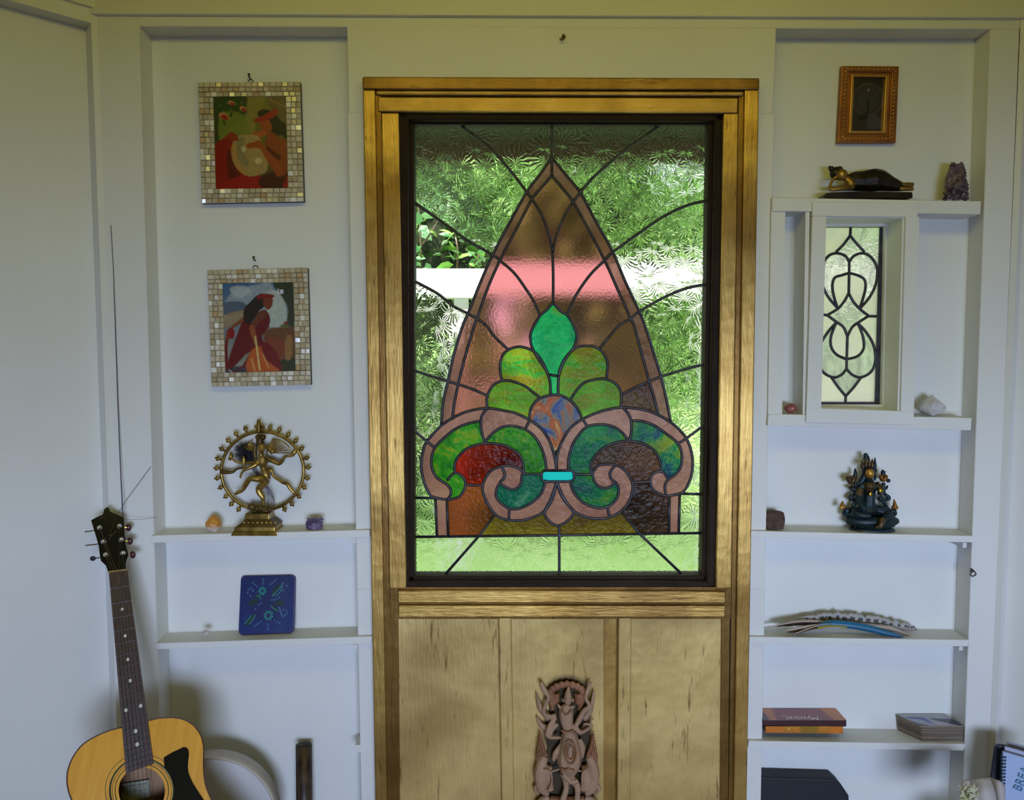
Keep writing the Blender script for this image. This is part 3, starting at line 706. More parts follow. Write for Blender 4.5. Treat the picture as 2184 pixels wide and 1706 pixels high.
# ================================================================ the garden outside
M['soffit'] = mat('dark_soffit_boards', (.012, .014, .004), .7, col2=(.02, .022, .008), scale=4)
M['eave'] = mat('brown_eave_board', (.055, .030, .008), .6, col2=(.08, .045, .013), scale=5, stretch=(1, 4, 6))
M['whitewood'] = mat('white_painted_rail', (.80, .80, .79), .5, col2=(.72, .72, .70), scale=6, stretch=(1, 6, 6))
M['grass'] = mat('bright_lawn_grass', (.36, .60, .15), .8, col2=(.58, .74, .32), scale=9, bs=.6, bd=.02, bscale=40)
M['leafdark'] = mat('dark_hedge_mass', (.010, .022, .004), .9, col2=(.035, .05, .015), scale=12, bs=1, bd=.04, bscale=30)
M['leaf'] = vcol_mat('garden_leaves', .35)
bm = NB(); box(bm, -3, 3.4, .13, .93, 2.17, 2.2); struct('trim_4', bm, M['soffit'])
bm = NB(); box(bm, -3, 3.4, .88, .93, 2.10, 2.26); struct('trim_5', bm, M['eave'])
bm = NB(); box(bm, -3.4, 3.8, -7.6, 1.0, 2.71, 2.74); struct('roof', bm, M['eave'])  # carried far back to block sun and sky behind the camera
bm = NB(); box(bm, -3.4, 3.8, -7.7, -7.6, -.1, 2.74); box(bm, -3.4, -3.3, -7.6, -3.1, -.1, 2.74); box(bm, 3.7, 3.8, -7.6, -3.1, -.1, 2.74); box(bm, -3.4, 3.8, -7.6, -3.15, -.12, -.06)
struct('rear_light_block', bm, M['eave'])  # unseen dark enclosure added to keep sun and sky out of the room
bm = NB()
P0, P1 = at(700, 573, 1.88), at(1600, 635, 1.88)
box(bm, -2.2, 2.4, 1.88, 2.0, P1.z, P0.z); rail = tag(obj('garden_rail', bm, M['whitewood'], origin=(-2.2, 1.9, P1.z)), 'wide white painted rail across the garden behind the stained glass', 'rail')
for px, Y, w, lb in ((985, 1.94, .035, 'slim white garden post under the rail, behind the glass beside the arch'), (1500, 1.94, .055, 'slim white garden post under the rail, towards the gold frame at the small window')):
    c = at(px, 800, Y); bm = NB(); box(bm, c.x - w, c.x + w, Y - .02, Y + .02, 0, P1.z)
    tag(obj('garden_post', bm, M['whitewood'], origin=(c.x, Y, 0)), lb, 'post')
bm = NB(); g = bmesh.ops.create_grid(bm, x_segments=60, y_segments=40, size=1)
for v_ in bm.verts:
    x, y = v_.co.x * 9, v_.co.y * 5 + 5.2
    z = max(0, min(.62, (y - .9) * .42)) + .03 * noise.noise(Vector((x * 2, y * 2, 0)))
    v_.co = Vector((x, y, z - .02))
struct('ground', bm, M['grass'])
def leaves(bm, n, fpos, size, cols, spread=1.0):
    for _ in range(n):
        p = Vector(fpos()); s = size * random.uniform(.6, 1.3)
        R = Matrix.Rotation(random.uniform(0, 2 * PI), 3, 'Z') @ Matrix.Rotation(random.uniform(-1.0, 1.0) * spread, 3, 'X') @ Matrix.Rotation(random.uniform(-.8, .8), 3, 'Y')
        P = [(0, 0, 0), (.32, .35, .06), (.28, .75, .08), (0, 1.15, 0), (-.28, .75, .08), (-.32, .35, .06)]
        vs = [bm.verts.new(p + R @ (Vector(q) * s)) for q in P]
        c = random.choice(cols); k = random.uniform(.7, 1.25); c = tuple(x * k for x in c)
        paint_faces(bm, [bm.faces.new((vs[0], vs[1], vs[2], vs[3])), bm.faces.new((vs[0], vs[3], vs[4], vs[5]))], c)
def bush(name, label, cx, cy, w, d, z0, z1, n, size, cols, dark=True, cat='bush'):
    t = thing(name, (cx, cy, z0), label, cat)
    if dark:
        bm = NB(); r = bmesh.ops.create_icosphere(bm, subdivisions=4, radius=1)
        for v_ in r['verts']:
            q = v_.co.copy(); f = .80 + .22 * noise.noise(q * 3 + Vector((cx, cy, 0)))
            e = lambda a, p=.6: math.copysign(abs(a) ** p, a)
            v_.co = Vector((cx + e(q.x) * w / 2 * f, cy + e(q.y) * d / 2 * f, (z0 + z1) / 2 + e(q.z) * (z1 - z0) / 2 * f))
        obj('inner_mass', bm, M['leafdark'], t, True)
    bm = NB()
    def fp():
        a = random.uniform(-1, 1); b = random.uniform(-1, 1)
        return (cx + a * w / 2, cy - d / 2 * math.sqrt(max(0, 1 - .6 * a * a)) * random.uniform(.7, 1.05), (z0 + z1) / 2 + b * (z1 - z0) / 2 * .98)
    leaves(bm, n, fp, size, cols)
    o = obj('foliage', bm, M['leaf'], t); return t
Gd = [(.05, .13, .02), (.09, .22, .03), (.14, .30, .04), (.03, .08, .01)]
Gb = [(.30, .54, .14), (.44, .66, .24), (.58, .74, .40), (.18, .38, .08)]
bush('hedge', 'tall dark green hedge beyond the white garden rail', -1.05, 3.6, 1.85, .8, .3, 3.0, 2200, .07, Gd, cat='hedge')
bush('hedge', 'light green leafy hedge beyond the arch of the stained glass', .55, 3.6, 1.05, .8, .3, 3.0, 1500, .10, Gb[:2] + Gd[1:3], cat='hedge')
bush('bush', 'pale green bush beyond the garden at the far end of the rail', 1.95, 3.6, 1.5, .8, .3, 2.5, 1500, .10, Gb)
bush('bush', 'low bright green bush on the lawn below the rail', -.85, 2.45, .9, .4, .2, 1.45, 900, .09, Gb + [(.6, .70, .42), (.7, .76, .5)])
bush('bush', 'low yellow green bush on the lawn below the middle of the rail', .32, 2.45, 1.0, .4, .2, 1.25, 1000, .09, Gb + [(.6, .70, .42), (.7, .76, .5)])
bush('bush', 'low pale green bush on the lawn near the white post', 1.62, 2.45, .9, .4, .2, 1.5, 900, .09, Gb + [(.6, .70, .45), (.7, .76, .55)])
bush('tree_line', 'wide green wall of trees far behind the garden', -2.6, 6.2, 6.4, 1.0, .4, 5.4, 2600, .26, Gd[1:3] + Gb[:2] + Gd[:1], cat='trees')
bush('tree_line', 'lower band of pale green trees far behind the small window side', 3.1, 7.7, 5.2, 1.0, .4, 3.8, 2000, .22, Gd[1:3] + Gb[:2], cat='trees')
bm = NB()                                               # sprigs of large bright leaves close to the plain panes
for (px, py) in ((890, 470), (900, 500), (885, 540), (905, 452), (965, 490), (958, 505), (972, 470), (890, 560), (960, 560), (975, 555), (1010, 550), (1030, 545), (915, 560), (1035, 560), (895, 485)):
    c = at(px, py, 3.1)
    leaves(bm, 3, lambda: c + Vector((random.uniform(-.04, .04), random.uniform(-.05, .05), random.uniform(-.04, .04))), 0.09, [(.25, .55, .25), (.3, .6, .12), (.45, .7, .4)])
for a, b in (((880, 545), (935, 470)), ((1000, 575), (1028, 525)), ((975, 575), (968, 490)), ((893, 640), (893, 440))):
    fs_ = tube(bm, crom([at(a[0], a[1], 3.14), at((a[0] + b[0]) / 2 + 5, (a[1] + b[1]) / 2, 3.1), at(b[0], b[1], 3.14)], 5), .006, 5); paint_faces(bm, fs_, (.12, .08, .04))
o = obj('climbing_vine', bm, M['leaf'], origin=at(893, 640, 3.1)); tag(o, 'sprigs of large bright leaves in front of the dark hedge, seen through plain glass', 'vine')

# ================================================================ pictures on the wall
M['shell'] = vcol_mat('mother_of_pearl_tiles', .22, .5, spec=.8)
M['black'] = mat('black_painted_wood', (.01, .01, .012), .5)
M['steel'] = mat('dark_steel', (.08, .08, .085), .35, .9)
M['chrome'] = mat('chrome', (.75, .75, .76), .12, 1)
def shell_picture(out, inn, paint, label, hook, Yw=YB):
    """out, inn: outer and inner corners of the frame in pixels (tl, tr, br, bl)"""
    Yf = Yw - .018
    t = thing('framed_picture', at(*out[3], Yw), label, 'picture', None)
    bm = NB()
    board(bm, out, Yf + .003, Yw - .0005)
    mod_bevel(obj('backing_board', bm, M['black'], t), .001, 1)
    O = [Vector(p) for p in out]; I = [Vector(p) for p in inn]
    bm = NB(); rnd = random.Random(int(out[0][0]))
    def tile(q):
        c = sum(q, Vector((0, 0))) / 4
        P = [at(*(c + (p - c) * .99), Yf + .002) for p in q]; tl = rnd.uniform(-.0012, .0012); t2 = rnd.uniform(-.0010, .0010)
        T = [at(*(c + (p - c) * .78), Yf - .0012 + tl * (1 if k in (0, 3) else -1) + t2 * (1 if k < 2 else -1)) for k, p in enumerate(q)]
        vs = [bm.verts.new(p) for p in P]; ts = [bm.verts.new(p) for p in T]
        m = rnd.random(); col = srgb(*[int(a * (1 - m) + b * m) for a, b in zip((172, 158, 130), (205, 196, 174))])
        if rnd.random() < .08: col = srgb(228, 226, 216)
        if rnd.random() < .06: col = srgb(184, 156, 118)
        fs = [bm.faces.new(ts)] + [bm.faces.new((vs[k], vs[(k + 1) % 4], ts[(k + 1) % 4], ts[k])) for k in range(4)]
        bmesh.ops.recalc_face_normals(bm, faces=fs); paint_faces(bm, fs, col)
    def strip(a, b, c, d, nu, nv):                      # quad a b c d, nu along ab, nv along ad
        for j in range(nv):
            off = rnd.uniform(-.25, .25)
            for i in range(nu):
                f = lambda u, v: (a * (1 - u) + b * u) * (1 - v) + (d * (1 - u) + c * u) * v
                u0 = min(1, max(0, (i + (off if i else 0)) / nu)); u1 = min(1, (i + 1 + (off if i < nu - 1 else 0)) / nu)
                tile([f(u0, j / nv), f(u1, j / nv), f(u1, (j + 1) / nv), f(u0, (j + 1) / nv)])
    lerp = lambda p, q, k: p + (q - p) * k
    hx = lambda y0, k: None
    tb = (I[0].y - O[0].y) / (O[3].y - O[0].y); bb = (I[3].y - O[0].y) / (O[3].y - O[0].y)
    tr_ = (I[1].y - O[1].y) / (O[2].y - O[1].y); br_ = (I[2].y - O[1].y) / (O[2].y - O[1].y)
    TL, TR, BL, BR = lerp(O[0], O[3], tb), lerp(O[1], O[2], tr_), lerp(O[0], O[3], bb), lerp(O[1], O[2], br_)
    strip(O[0], O[1], TR, TL, 17, 3); strip(BL, BR, O[2], O[3], 17, 3)
    strip(TL, I[0], I[3], BL, 3, 16); strip(I[1], TR, BR, I[2], 3, 16)
    o = obj('mosaic_frame', bm, M['shell'], t)
    paint.mesh('picture_print', at(*inn[0], Yf + .0015), at(*inn[1], Yf + .0015), at(*inn[2], Yf + .0015), at(*inn[3], Yf + .0015), M['print'], t)
    hx_, hy, ky = hook
    bm = NB(); c = at(hx_, hy, Yf + .008)
    tube(bm, [c + Vector((math.cos(a) * .0065, 0, math.sin(a) * .0065)) for a in [PI * k / 8 for k in range(9)]], .0012, 6)
    obj('hanging_ring', bm, M['steel'], t)
    n = at(hx_, ky, Yw); bm = NB(); tube(bm, [n + Vector((0, .01, 0)), n + Vector((0, -.012, .001)), n + Vector((0, -.014, .006))], .002, 6); ball(bm, n + Vector((0, -.014, .007)), .0032)
    o = obj('nail', bm, M['steel'], origin=n); tag(o, ('dark nail holding up the picture with the clay drum' if ky < 300 else 'dark nail with a gap above the ring of the lower picture'), 'nail')

p = Paint(150, 190, (120, 125, 40)); p.grad((125, 125, 45), (90, 60, 25))
p.poly([(.0, .0), (.45, .0), (.42, .25), (.25, .30), (.12, .45), (.0, .5)], (38, 58, 20), 4, .9)
p.poly([(.10, .18), (.45, .2), (.52, .38), (.3, .42), (.08, .5)], (128, 140, 45), 5, .8)
p.poly([(.48, 0), (.72, 0), (.60, .25), (.55, .42), (.48, .42)], (150, 138, 62), 3, .8)
p.poly([(.72, 0), (1, 0), (1, .3), (.86, .2)], (110, 90, 55), 3, .9); p.line([(.74, .02), (1, .12)], .02, (150, 115, 70), .8, 2)
for q in ((.06, .08), (.16, .05), (.1, .14), (.2, .13), (.28, .06), (.36, .05), (.34, .13), (.42, .10), (.08, .2), (.24, .19), (.14, .27), (.4, .18)):
    p.ell(q[0], q[1], .035, .018, (28, 72, 22), 1, .9, q[0] * 9); p.ell(q[0] + .03, q[1] + .015, .02, .01, (120, 150, 60), 1, .6, 1)
for q in ((.25, .065, .045), (.41, .13, .05), (.14, .21, .075)):
    p.ell(q[0], q[1], q[2], q[2] * .5, (205, 140, 90), 1, 1, .3); p.ell(q[0] + .01, q[1] + .012, q[2] * .7, q[2] * .36, (165, 20, 18), 1, 1, .3)
p.poly([(.0, .55), (.10, .46), (.22, .42), (.30, .55), (.34, .8), (.5, .86), (.62, .86), (.7, 1.0), (.0, 1.0)], (150, 6, 4), 1)
p.poly([(.18, .56), (.3, .8), (.34, .86), (.18, .88)], (80, 4, 4), 4, .8); p.poly([(.08, 1.0), (.2, .9), (.45, .85), (.68, .93), (.75, 1.02)], (165, 10, 6), 2)
p.poly([(.6, .9), (.8, .82), (1, .8), (1, 1), (.66, 1)], (70, 6, 5), 2); p.poly([(.93, 1), (.97, .9), (1, .88), (1, 1)], (160, 10, 5), 1)
p.poly([(.62, .16), (.72, .14), (.84, .18), (.92, .26), (1, .32), (1, .47), (.93, .42), (.84, .44), (.78, .36), (.74, .26), (.62, .22)], (22, 12, 12), 1)
p.poly([(.66, .26), (.74, .24), (.80, .32), (.78, .38), (.73, .42), (.67, .38), (.64, .33)], (165, 75, 25), 1)
p.poly([(.57, .24), (.70, .20), (.84, .14), (.90, .16), (.84, .22), (.68, .27), (.56, .28)], (165, 25, 15), 1)
p.poly([(.78, .38), (.92, .46), (1, .5), (1, .82), (.92, .87), (.84, .86), (.72, .6), (.70, .5), (.74, .42)], (150, 62, 18), 2)
p.poly([(.72, .54), (.86, .62), (.92, .66), (.90, .70), (.84, .68), (.74, .62)], (95, 14, 8), 1)
p.poly([(.52, .40), (.66, .37), (.73, .40), (.66, .44), (.56, .45)], (190, 95, 40), 1)
p.poly([(.24, .52), (.32, .43), (.45, .41), (.6, .43), (.68, .56), (.73, .72), (.70, .82), (.58, .86), (.42, .86), (.28, .76), (.23, .64)], (178, 150, 92), 2)
p.poly([(.33, .46), (.42, .45), (.40, .6), (.47, .72), (.40, .76), (.30, .62)], (140, 130, 85), 4, .8); p.poly([(.24, .55), (.28, .52), (.32, .7), (.44, .84), (.3, .78), (.24, .64)], (200, 140, 60), 3, .7)
p.ell(.60, .70, .05, .03, (235, 215, 150), 4, .8); p.ell(.40, .57, .03, .03, (225, 220, 180), 4, .7)
p.poly([(.14, .45), (.22, .38), (.30, .41), (.33, .47), (.26, .48), (.20, .46)], (150, 50, 20), 1); p.poly([(.44, .52), (.56, .49), (.63, .48), (.72, .58), (.84, .68), (.92, .80), (.86, .86), (.72, .70), (.62, .57), (.46, .56)], (165, 70, 24), 1)
p.mottle(.14, 3); p.a *= .72
shell_picture([(422, 176), (640, 174), (648, 430), (430, 434)], [(455, 207), (609, 205), (614, 400), (461, 403)], p,
              'shell mosaic frame with a woman in red holding a round clay drum', (535, 175, 169))
p = Paint(150, 190, (150, 165, 175)); p.grad((60, 105, 150), (150, 150, 130))
p.poly([(.0, .25), (.12, .1), (.3, .05), (.6, .0), (.72, .05), (.7, .3), (.3, .35), (.0, .4)], (150, 165, 180), 6); p.poly([(.1, .05), (.3, .03), (.4, .1), (.2, .16)], (190, 195, 200), 4, .8)
p.poly([(.0, .22), (.15, .2), (.3, .22), (.35, .32), (.15, .36), (0, .34)], (60, 75, 95), 5, .8); p.poly([(0, .36), (.3, .3), (.32, .36), (0, .5)], (165, 140, 95), 4, .8)
p.poly([(.62, .1), (.85, .12), (.9, .35), (.85, .5), (.62, .48), (.60, .3)], (185, 195, 190), 6); p.poly([(.72, 0), (1, 0), (1, .5), (.9, .46), (.92, .3), (.82, .14)], (52, 60, 40), 3)
p.poly([(.58, .55), (.9, .5), (1, .55), (1, 1), (.7, 1), (.6, .8)], (110, 70, 38), 4); p.poly([(.6, .62), (.85, .66), (.82, .85), (.66, .8)], (130, 60, 30), 5); p.poly([(.75, .9), (1, .85), (1, 1), (.75, 1)], (50, 55, 22), 3)
p.poly([(.88, .62), (.96, .62), (.95, .85), (.86, .86)], (150, 110, 55), 3); p.ell(.88, .46, .03, .02, (150, 25, 15), 1); p.ell(.86, .49, .06, .02, (90, 110, 45), 2)
p.poly([(.0, .95), (.4, .93), (.6, 1.0), (0, 1.02)], (60, 60, 75), 3)
p.poly([(.05, .52), (.0, .7), (.0, .95), (.2, .96), (.4, .72), (.5, .62), (.55, .66), (.62, .68), (.72, .76), (.78, .88), (.79, 1.0), (.55, 1.0), (.42, .85), (.25, .95), (.05, .98)], (115, 14, 12), 1)
p.poly([(.22, .5), (.3, .38), (.42, .45), (.55, .36), (.62, .32), (.66, .42), (.62, .52), (.54, .6), (.54, .7), (.3, .8), (.1, .95), (.03, .9)], (105, 12, 12), 1)
p.poly([(.38, .48), (.44, .4), (.48, .33), (.60, .30), (.60, .38), (.48, .46), (.4, .56)], (110, 55, 28), 1)
p.poly([(.03, .56), (.1, .48), (.3, .37), (.32, .4), (.14, .5), (.1, .54), (.05, .66)], (135, 75, 35), 1); p.ell(.1, .56, .05, .06, (140, 12, 10), 1)
p.poly([(.46, .15), (.55, .12), (.62, .15), (.60, .25), (.50, .32), (.42, .42), (.34, .46), (.28, .40), (.30, .28), (.40, .2)], (38, 24, 22), 1)
p.poly([(.58, .15), (.69, .15), (.70, .24), (.66, .29), (.62, .30), (.57, .24)], (125, 55, 30), 1); p.poly([(.49, .14), (.6, .12), (.72, .14), (.7, .17), (.58, .17), (.5, .19)], (130, 25, 20), 1)
p.poly([(.36, .5), (.42, .48), (.46, .6), (.46, .7), (.42, .68)], (150, 80, 35), 1)
p.poly([(.36, .78), (.44, .72), (.52, .72), (.56, .84), (.66, .92), (.76, 1.0), (.34, 1.0), (.30, .92)], (190, 90, 30), 2); p.line([(.44, .6), (.46, .75), (.49, .98)], .012, (225, 205, 130), .9, 1); p.line([(.38, .85), (.42, .98)], .012, (220, 170, 90), .8, 1); p.line([(.54, .8), (.62, .96)], .01, (215, 160, 90), .8, 1)
p.line([(.05, .97), (.10, 1.0)], .008, (200, 200, 200), .8); p.mottle(.14, 3); p.a *= .80
p.poly([(.78, .07), (.795, .07), (.795, .13), (.78, .13)], (215, 215, 225), 0, 1, False); p.poly([(.81, .08), (.86, .08), (.86, .125), (.81, .125)], (190, 195, 215), 0, 1, False)  # pale window reflection painted into the print
shell_picture([(442, 577), (656, 571), (663, 821), (451, 825)], [(475, 605), (625, 602), (630, 790), (481, 795)], p,
              'shell mosaic frame with a long haired woman in red under a cloudy sky', (545, 572, 556))

# small gilt frame on the other side
def gilt_picture():
    Yw = YB; Yf = Yw - .022
    t = thing('framed_picture', at(1787, 304, Yw), 'small gilt rope edged frame with a dark picture of a ring of light', 'picture')
    out = [(1796, 140), (1918, 141), (1911, 304), (1787, 304)]; inn = [(1822, 163), (1890, 164), (1884, 279), (1817, 279)]
    M['gilt'] = mat('reddish_gilt_wood', (.22, .065, .012), .38, .35, col2=(.34, .12, .02), scale=20, bs=.3)
    M['gilt2'] = mat('bright_gilt_edge', (.50, .25, .06), .3, .6, col2=(.65, .36, .10), scale=30)
    def ring(o, i, Y, Yb, name, m, bev):
        bm = NB()
        for k in range(4): board(bm, [o[k], o[(k + 1) % 4], i[(k + 1) % 4], i[k]], Y, Yb)
        bmesh.ops.remove_doubles(bm, verts=bm.verts, dist=1e-6)
        mod_bevel(obj(name, bm, m, t), bev, 2)
    L = lambda a, b, k: [(p[0] + (q[0] - p[0]) * k, p[1] + (q[1] - p[1]) * k) for p, q in zip(a, b)]
    ring(out, L(out, inn, .55), Yf + .006, Yw - .0005, 'frame', M['gilt'], .002)
    ring(L(out, inn, .5), L(out, inn, .82), Yf + .010, Yw - .0005, 'frame_slope', M['gilt'], .001)
    ring(L(out, inn, .80), inn, Yf + .004, Yw - .0005, 'inner_edge', M['gilt2'], .001)
    bm = NB(); c = L(out, inn, .33)
    for k in range(4):
        a, b = Vector(c[k]), Vector(c[(k + 1) % 4]); n = int((b - a).length / 8)
        for i in range(n):
            q = a + (b - a) * ((i + .5) / n); d = (b - a).normalized() * 3.4; e = Vector((-d.y, d.x)) * .9
            tube(bm, [at(*(q - d - e), Yf + .006), at(*(q), Yf + .0035), at(*(q + d + e), Yf + .006)], [.0008, .0022, .0008], 6)
    obj('rope_moulding', bm, M['gilt2'], t, True)
    p = Paint(60, 100, (38, 26, 24)); p.grad((30, 18, 16), (44, 34, 36))
    for r, c, a in ((.50, (88, 72, 72), .55), (.44, (34, 27, 28), .9)): p.ell(.47, .42, r, r * .62, c, 4, a)
    p.ell(.47, .42, .36, .24, (52, 46, 50), 8, .8); p.ell(.47, .25, .035, .03, (120, 105, 125), 1, .9)
    p.poly([(.44, .42), (.50, .42), (.52, .6), (.47, .72), (.36, .82), (.30, .80), (.08, .78), (.2, .72), (.42, .65)], (14, 10, 10), 1); p.poly([(.5, .75), (.7, .7), (.95, .82), (.9, .95), (.5, .95)], (70, 66, 78), 4, .6)
    p.mottle(.15, 3)
    p.mesh('picture_print', at(*inn[0], Yf + .012), at(*inn[1], Yf + .012), at(*inn[2], Yf + .012), at(*inn[3], Yf + .012), M['print'], t)
gilt_picture()

# ================================================================ figures and small things
M['bronze'] = mat('yellow_bronze', (.16, .095, .018), .32, .75, col2=(.42, .28, .07), scale=26, lo=.38, hi=.62, bs=.4, bscale=90)
M['bronzedark'] = mat('dark_hollows_of_bronze', (.07, .042, .01), .45, .6, col2=(.16, .10, .025), scale=30, bs=.5, bscale=120)
M['bristle'] = mat('black_bristles', (.012, .010, .014), .6)
M['purplewire'] = mat('dark_purple_thread', (.035, .015, .05), .5)
def sk(ox, oy, s):                                      # crop coordinates -> pixels -> place
    return lambda u, v, Y: at(ox + u / s, oy + v / s, Y)
def dancer():
    P = sk(420, 870, 5.883); Yc = .022; q = 1 / 5.883 * m_per_px(Yc)
    t = thing('dancing_figure', P(780, 1530, Yc), 'yellow bronze many armed dancer inside a ring of flames, on the shelf', 'figurine')
    T = lambda bm, pts, r, Y=Yc, seg=8, fl=1: tube(bm, crom([P(a[0], a[1], (a[2] if len(a) > 2 else Y)) for a in pts], 4), [r * q] * 1 * 0 or r * q if isinstance(r, (int, float)) else [x * q for x in np.interp(np.linspace(0, 1, (len(pts) - 1) * 4 + 1), np.linspace(0, 1, len(r)), r)], seg, fl)
    # flaming ring
    bm = NB(); N = 64; ring = []
    for i in range(N - 5):
        a = -PI / 2 + .26 + (2 * PI - .52) * i / (N - 6); ring.append(P(822 + 517 * math.cos(a), 790 - 492 * math.sin(a), Yc + .006))
    tube(bm, ring, 21 * q, 8, .8); obj('flame_ring', bm, M['bronze'], t, True)
    fl = [(610, 265), (490, 325), (393, 410), (310, 515), (262, 635), (245, 757), (255, 882), (298, 998), (365, 1107), (435, 1203), (525, 1270), (918, 245), (1035, 275), (1145, 335), (1240, 412), (1312, 510), (1375, 628), (1395, 745), (1382, 882), (1343, 998), (1275, 1108), (1190, 1203), (1098, 1270)]
    for (u, v) in fl:
        d = Vector((u - 822, v - 790)).normalized(); c = Vector((u, v)); e = Vector((-d.y, d.x)); bm = NB()
        tube(bm, [P(*(c - d * 48), Yc + .006), P(*(c - d * 22), Yc + .006), P(*(c), Yc + .004), P(*(c + d * 24), Yc + .006), P(*(c + d * 44), Yc + .006)], [12 * q, 17 * q, 27 * q, 17 * q, 4 * q], 7)
        for s in (-1, 1): tube(bm, [P(*(c - d * 20), Yc + .005), P(*(c + e * 24 * s), Yc + .004), P(*(c + e * 30 * s + d * 18), Yc + .005)], [8 * q, 9 * q, 3 * q], 5)
        obj('flame', bm, M['bronze'], t, True)
    bm = NB(); T(bm, [(778, 300), (778, 250), (776, 200), (774, 145)], [40, 34, 30, 8]); ball(bm, P(740, 235, Yc), 24 * q); ball(bm, P(830, 240, Yc), 26 * q); ball(bm, P(775, 180, Yc), 26 * q, 20 * q, 40 * q)
    obj('crest', bm, M['bronze'], t, True)
    # body: one surface
    bm = NB()
    ball(bm, P(808, 510, Yc - .012), 46 * q, 44 * q, 66 * q); ball(bm, P(808, 520, Yc - .020), 8 * q, 10 * q, 16 * q); T(bm, [(800, 570), (815, 640)], [28, 34], Yc - .004)
    T(bm, [(820, 610), (825, 680), (835, 750), (862, 830), (870, 890)], [52, 66, 44, 56, 58], Yc - .002)
    T(bm, [(770, 670, Yc - .006), (740, 712, Yc - .012), (640, 760, Yc - .018), (580, 790, Yc - .02), (548, 850, Yc - .02)], [34, 30, 24, 18, 15])   # arm across
    T(bm, [(770, 680, Yc), (690, 690, Yc + .004), (560, 690, Yc + .002), (470, 660, Yc), (420, 600, Yc)], [30, 24, 20, 16, 12])
    T(bm, [(890, 640, Yc), (960, 668, Yc), (1030, 698, Yc), (1075, 660, Yc - .002), (1110, 610, Yc - .002), (1195, 600, Yc)], [34, 30, 28, 22, 18, 20])
    T(bm, [(600, 760, Yc - .018), (590, 700, Yc - .02), (588, 640, Yc - .02), (585, 605, Yc - .02)], [16, 20, 22, 8])
    T(bm, [(845, 885, Yc - .006), (760, 888, Yc - .018), (665, 890, Yc - .022), (610, 960, Yc - .018), (575, 1030, Yc - .014), (520, 1055, Yc - .014), (470, 1085, Yc - .014)], [52, 46, 34, 36, 22, 26, 14])   # raised leg
    T(bm, [(870, 900), (830, 960), (775, 1015), (790, 1070), (825, 1120), (832, 1180), (832, 1222)], [56, 50, 40, 40, 34, 22, 24], Yc - .004)
    T(bm, [(750, 1218), (840, 1215)], [12, 20], Yc - .010); ball(bm, P(548, 862, Yc - .02), 18 * q, 8 * q, 28 * q)
    mod_remesh(obj('body', bm, M['bronze'], t, True), .0012)
    bm = NB(); T(bm, [(795, 470), (790, 400), (785, 330)], [50, 50, 26], Yc + .002); T(bm, [(735, 470), (725, 540), (735, 640)], [26, 30, 20], Yc + .006); T(bm, [(860, 470), (880, 540), (880, 600)], [16, 14, 10], Yc)
    ball(bm, P(830, 365, Yc - .006), 36 * q); ball(bm, P(760, 365, Yc - .006), 30 * q); obj('headdress', bm, M['bronzedark'], t, True)
    # fans of hair
    for k in range(9):
        a = k / 8; bm = NB()
        e = (950 + 220 * a, 392 + 165 * a ** 1.5 - 10 * math.sin(a * PI))
        T(bm, [(905 + 20 * a, 470 + 90 * a), ((905 + e[0]) / 2, (470 + 70 * a + e[1]) / 2 + 14), e], [11, 8, 9], Yc + .006); obj('hair_strand', bm, M['bronze'], t, True)
        if k % 2 == 0:
            bm = NB(); T(bm, [(730, 480 + 60 * a), (670 - 20 * a, 450 + 70 * a), (700 - 110 * a, 395 + 90 * a)], [11, 8, 8], Yc + .010); obj('hair_strand', bm, M['bronze'], t, True)
    bm = NB(); T(bm, [(885, 480), (950, 560), (940, 530)], [24, 30, 34], Yc + .008); obj('hair_root', bm, M['bronze'], t, True); bm = NB(); T(bm, [(950, 392), (1060, 410), (1150, 480), (1165, 530)], 9, Yc + .006)
    obj('hair_rim', bm, M['bronze'], t, True); bm = NB(); T(bm, [(1195, 600), (1215, 560), (1240, 530), (1235, 480)], [26, 30, 22, 6], Yc); obj('flame_in_hand', bm, M['bronze'], t, True); bm = NB(); T(bm, [(405, 650), (430, 600), (420, 550)], [22, 26, 8], Yc); obj('flame_in_hand', bm, M['bronze'], t, True)
    # flying sashes
    bm = NB(); T(bm, [(300, 800), (400, 808), (455, 800), (500, 765), (570, 750), (620, 745)], [30, 22, 18, 14, 16, 14], Yc); obj('flying_sash', bm, M['bronzedark'], t, True)
    bm = NB(); T(bm, [(880, 790), (930, 775), (960, 850), (1030, 900), (1080, 935), (1130, 950), (1170, 1010), (1225, 1075)], [20, 26, 18, 22, 22, 24, 24, 16], Yc + .004); obj('flying_sash', bm, M['bronze'], t, True)
    # dwarf under the foot and the stepped base
    bm = NB(); ball(bm, P(690, 1240, Yc - .010), 56 * q, 46 * q, 46 * q); T(bm, [(700, 1270), (800, 1262), (940, 1275)], [42, 44, 34], Yc - .004); T(bm, [(740, 1290), (700, 1300)], [18, 12], Yc - .016); T(bm, [(830, 1290), (870, 1295), (900, 1290)], [20, 18, 14], Yc - .016)
    for k in range(4): T(bm, [(775 + k * 26, 1225), (775 + k * 26, 1290)], 7, Yc - .018)
    mod_remesh(obj('trampled_dwarf', bm, M['bronzedark'], t, True), .0014)
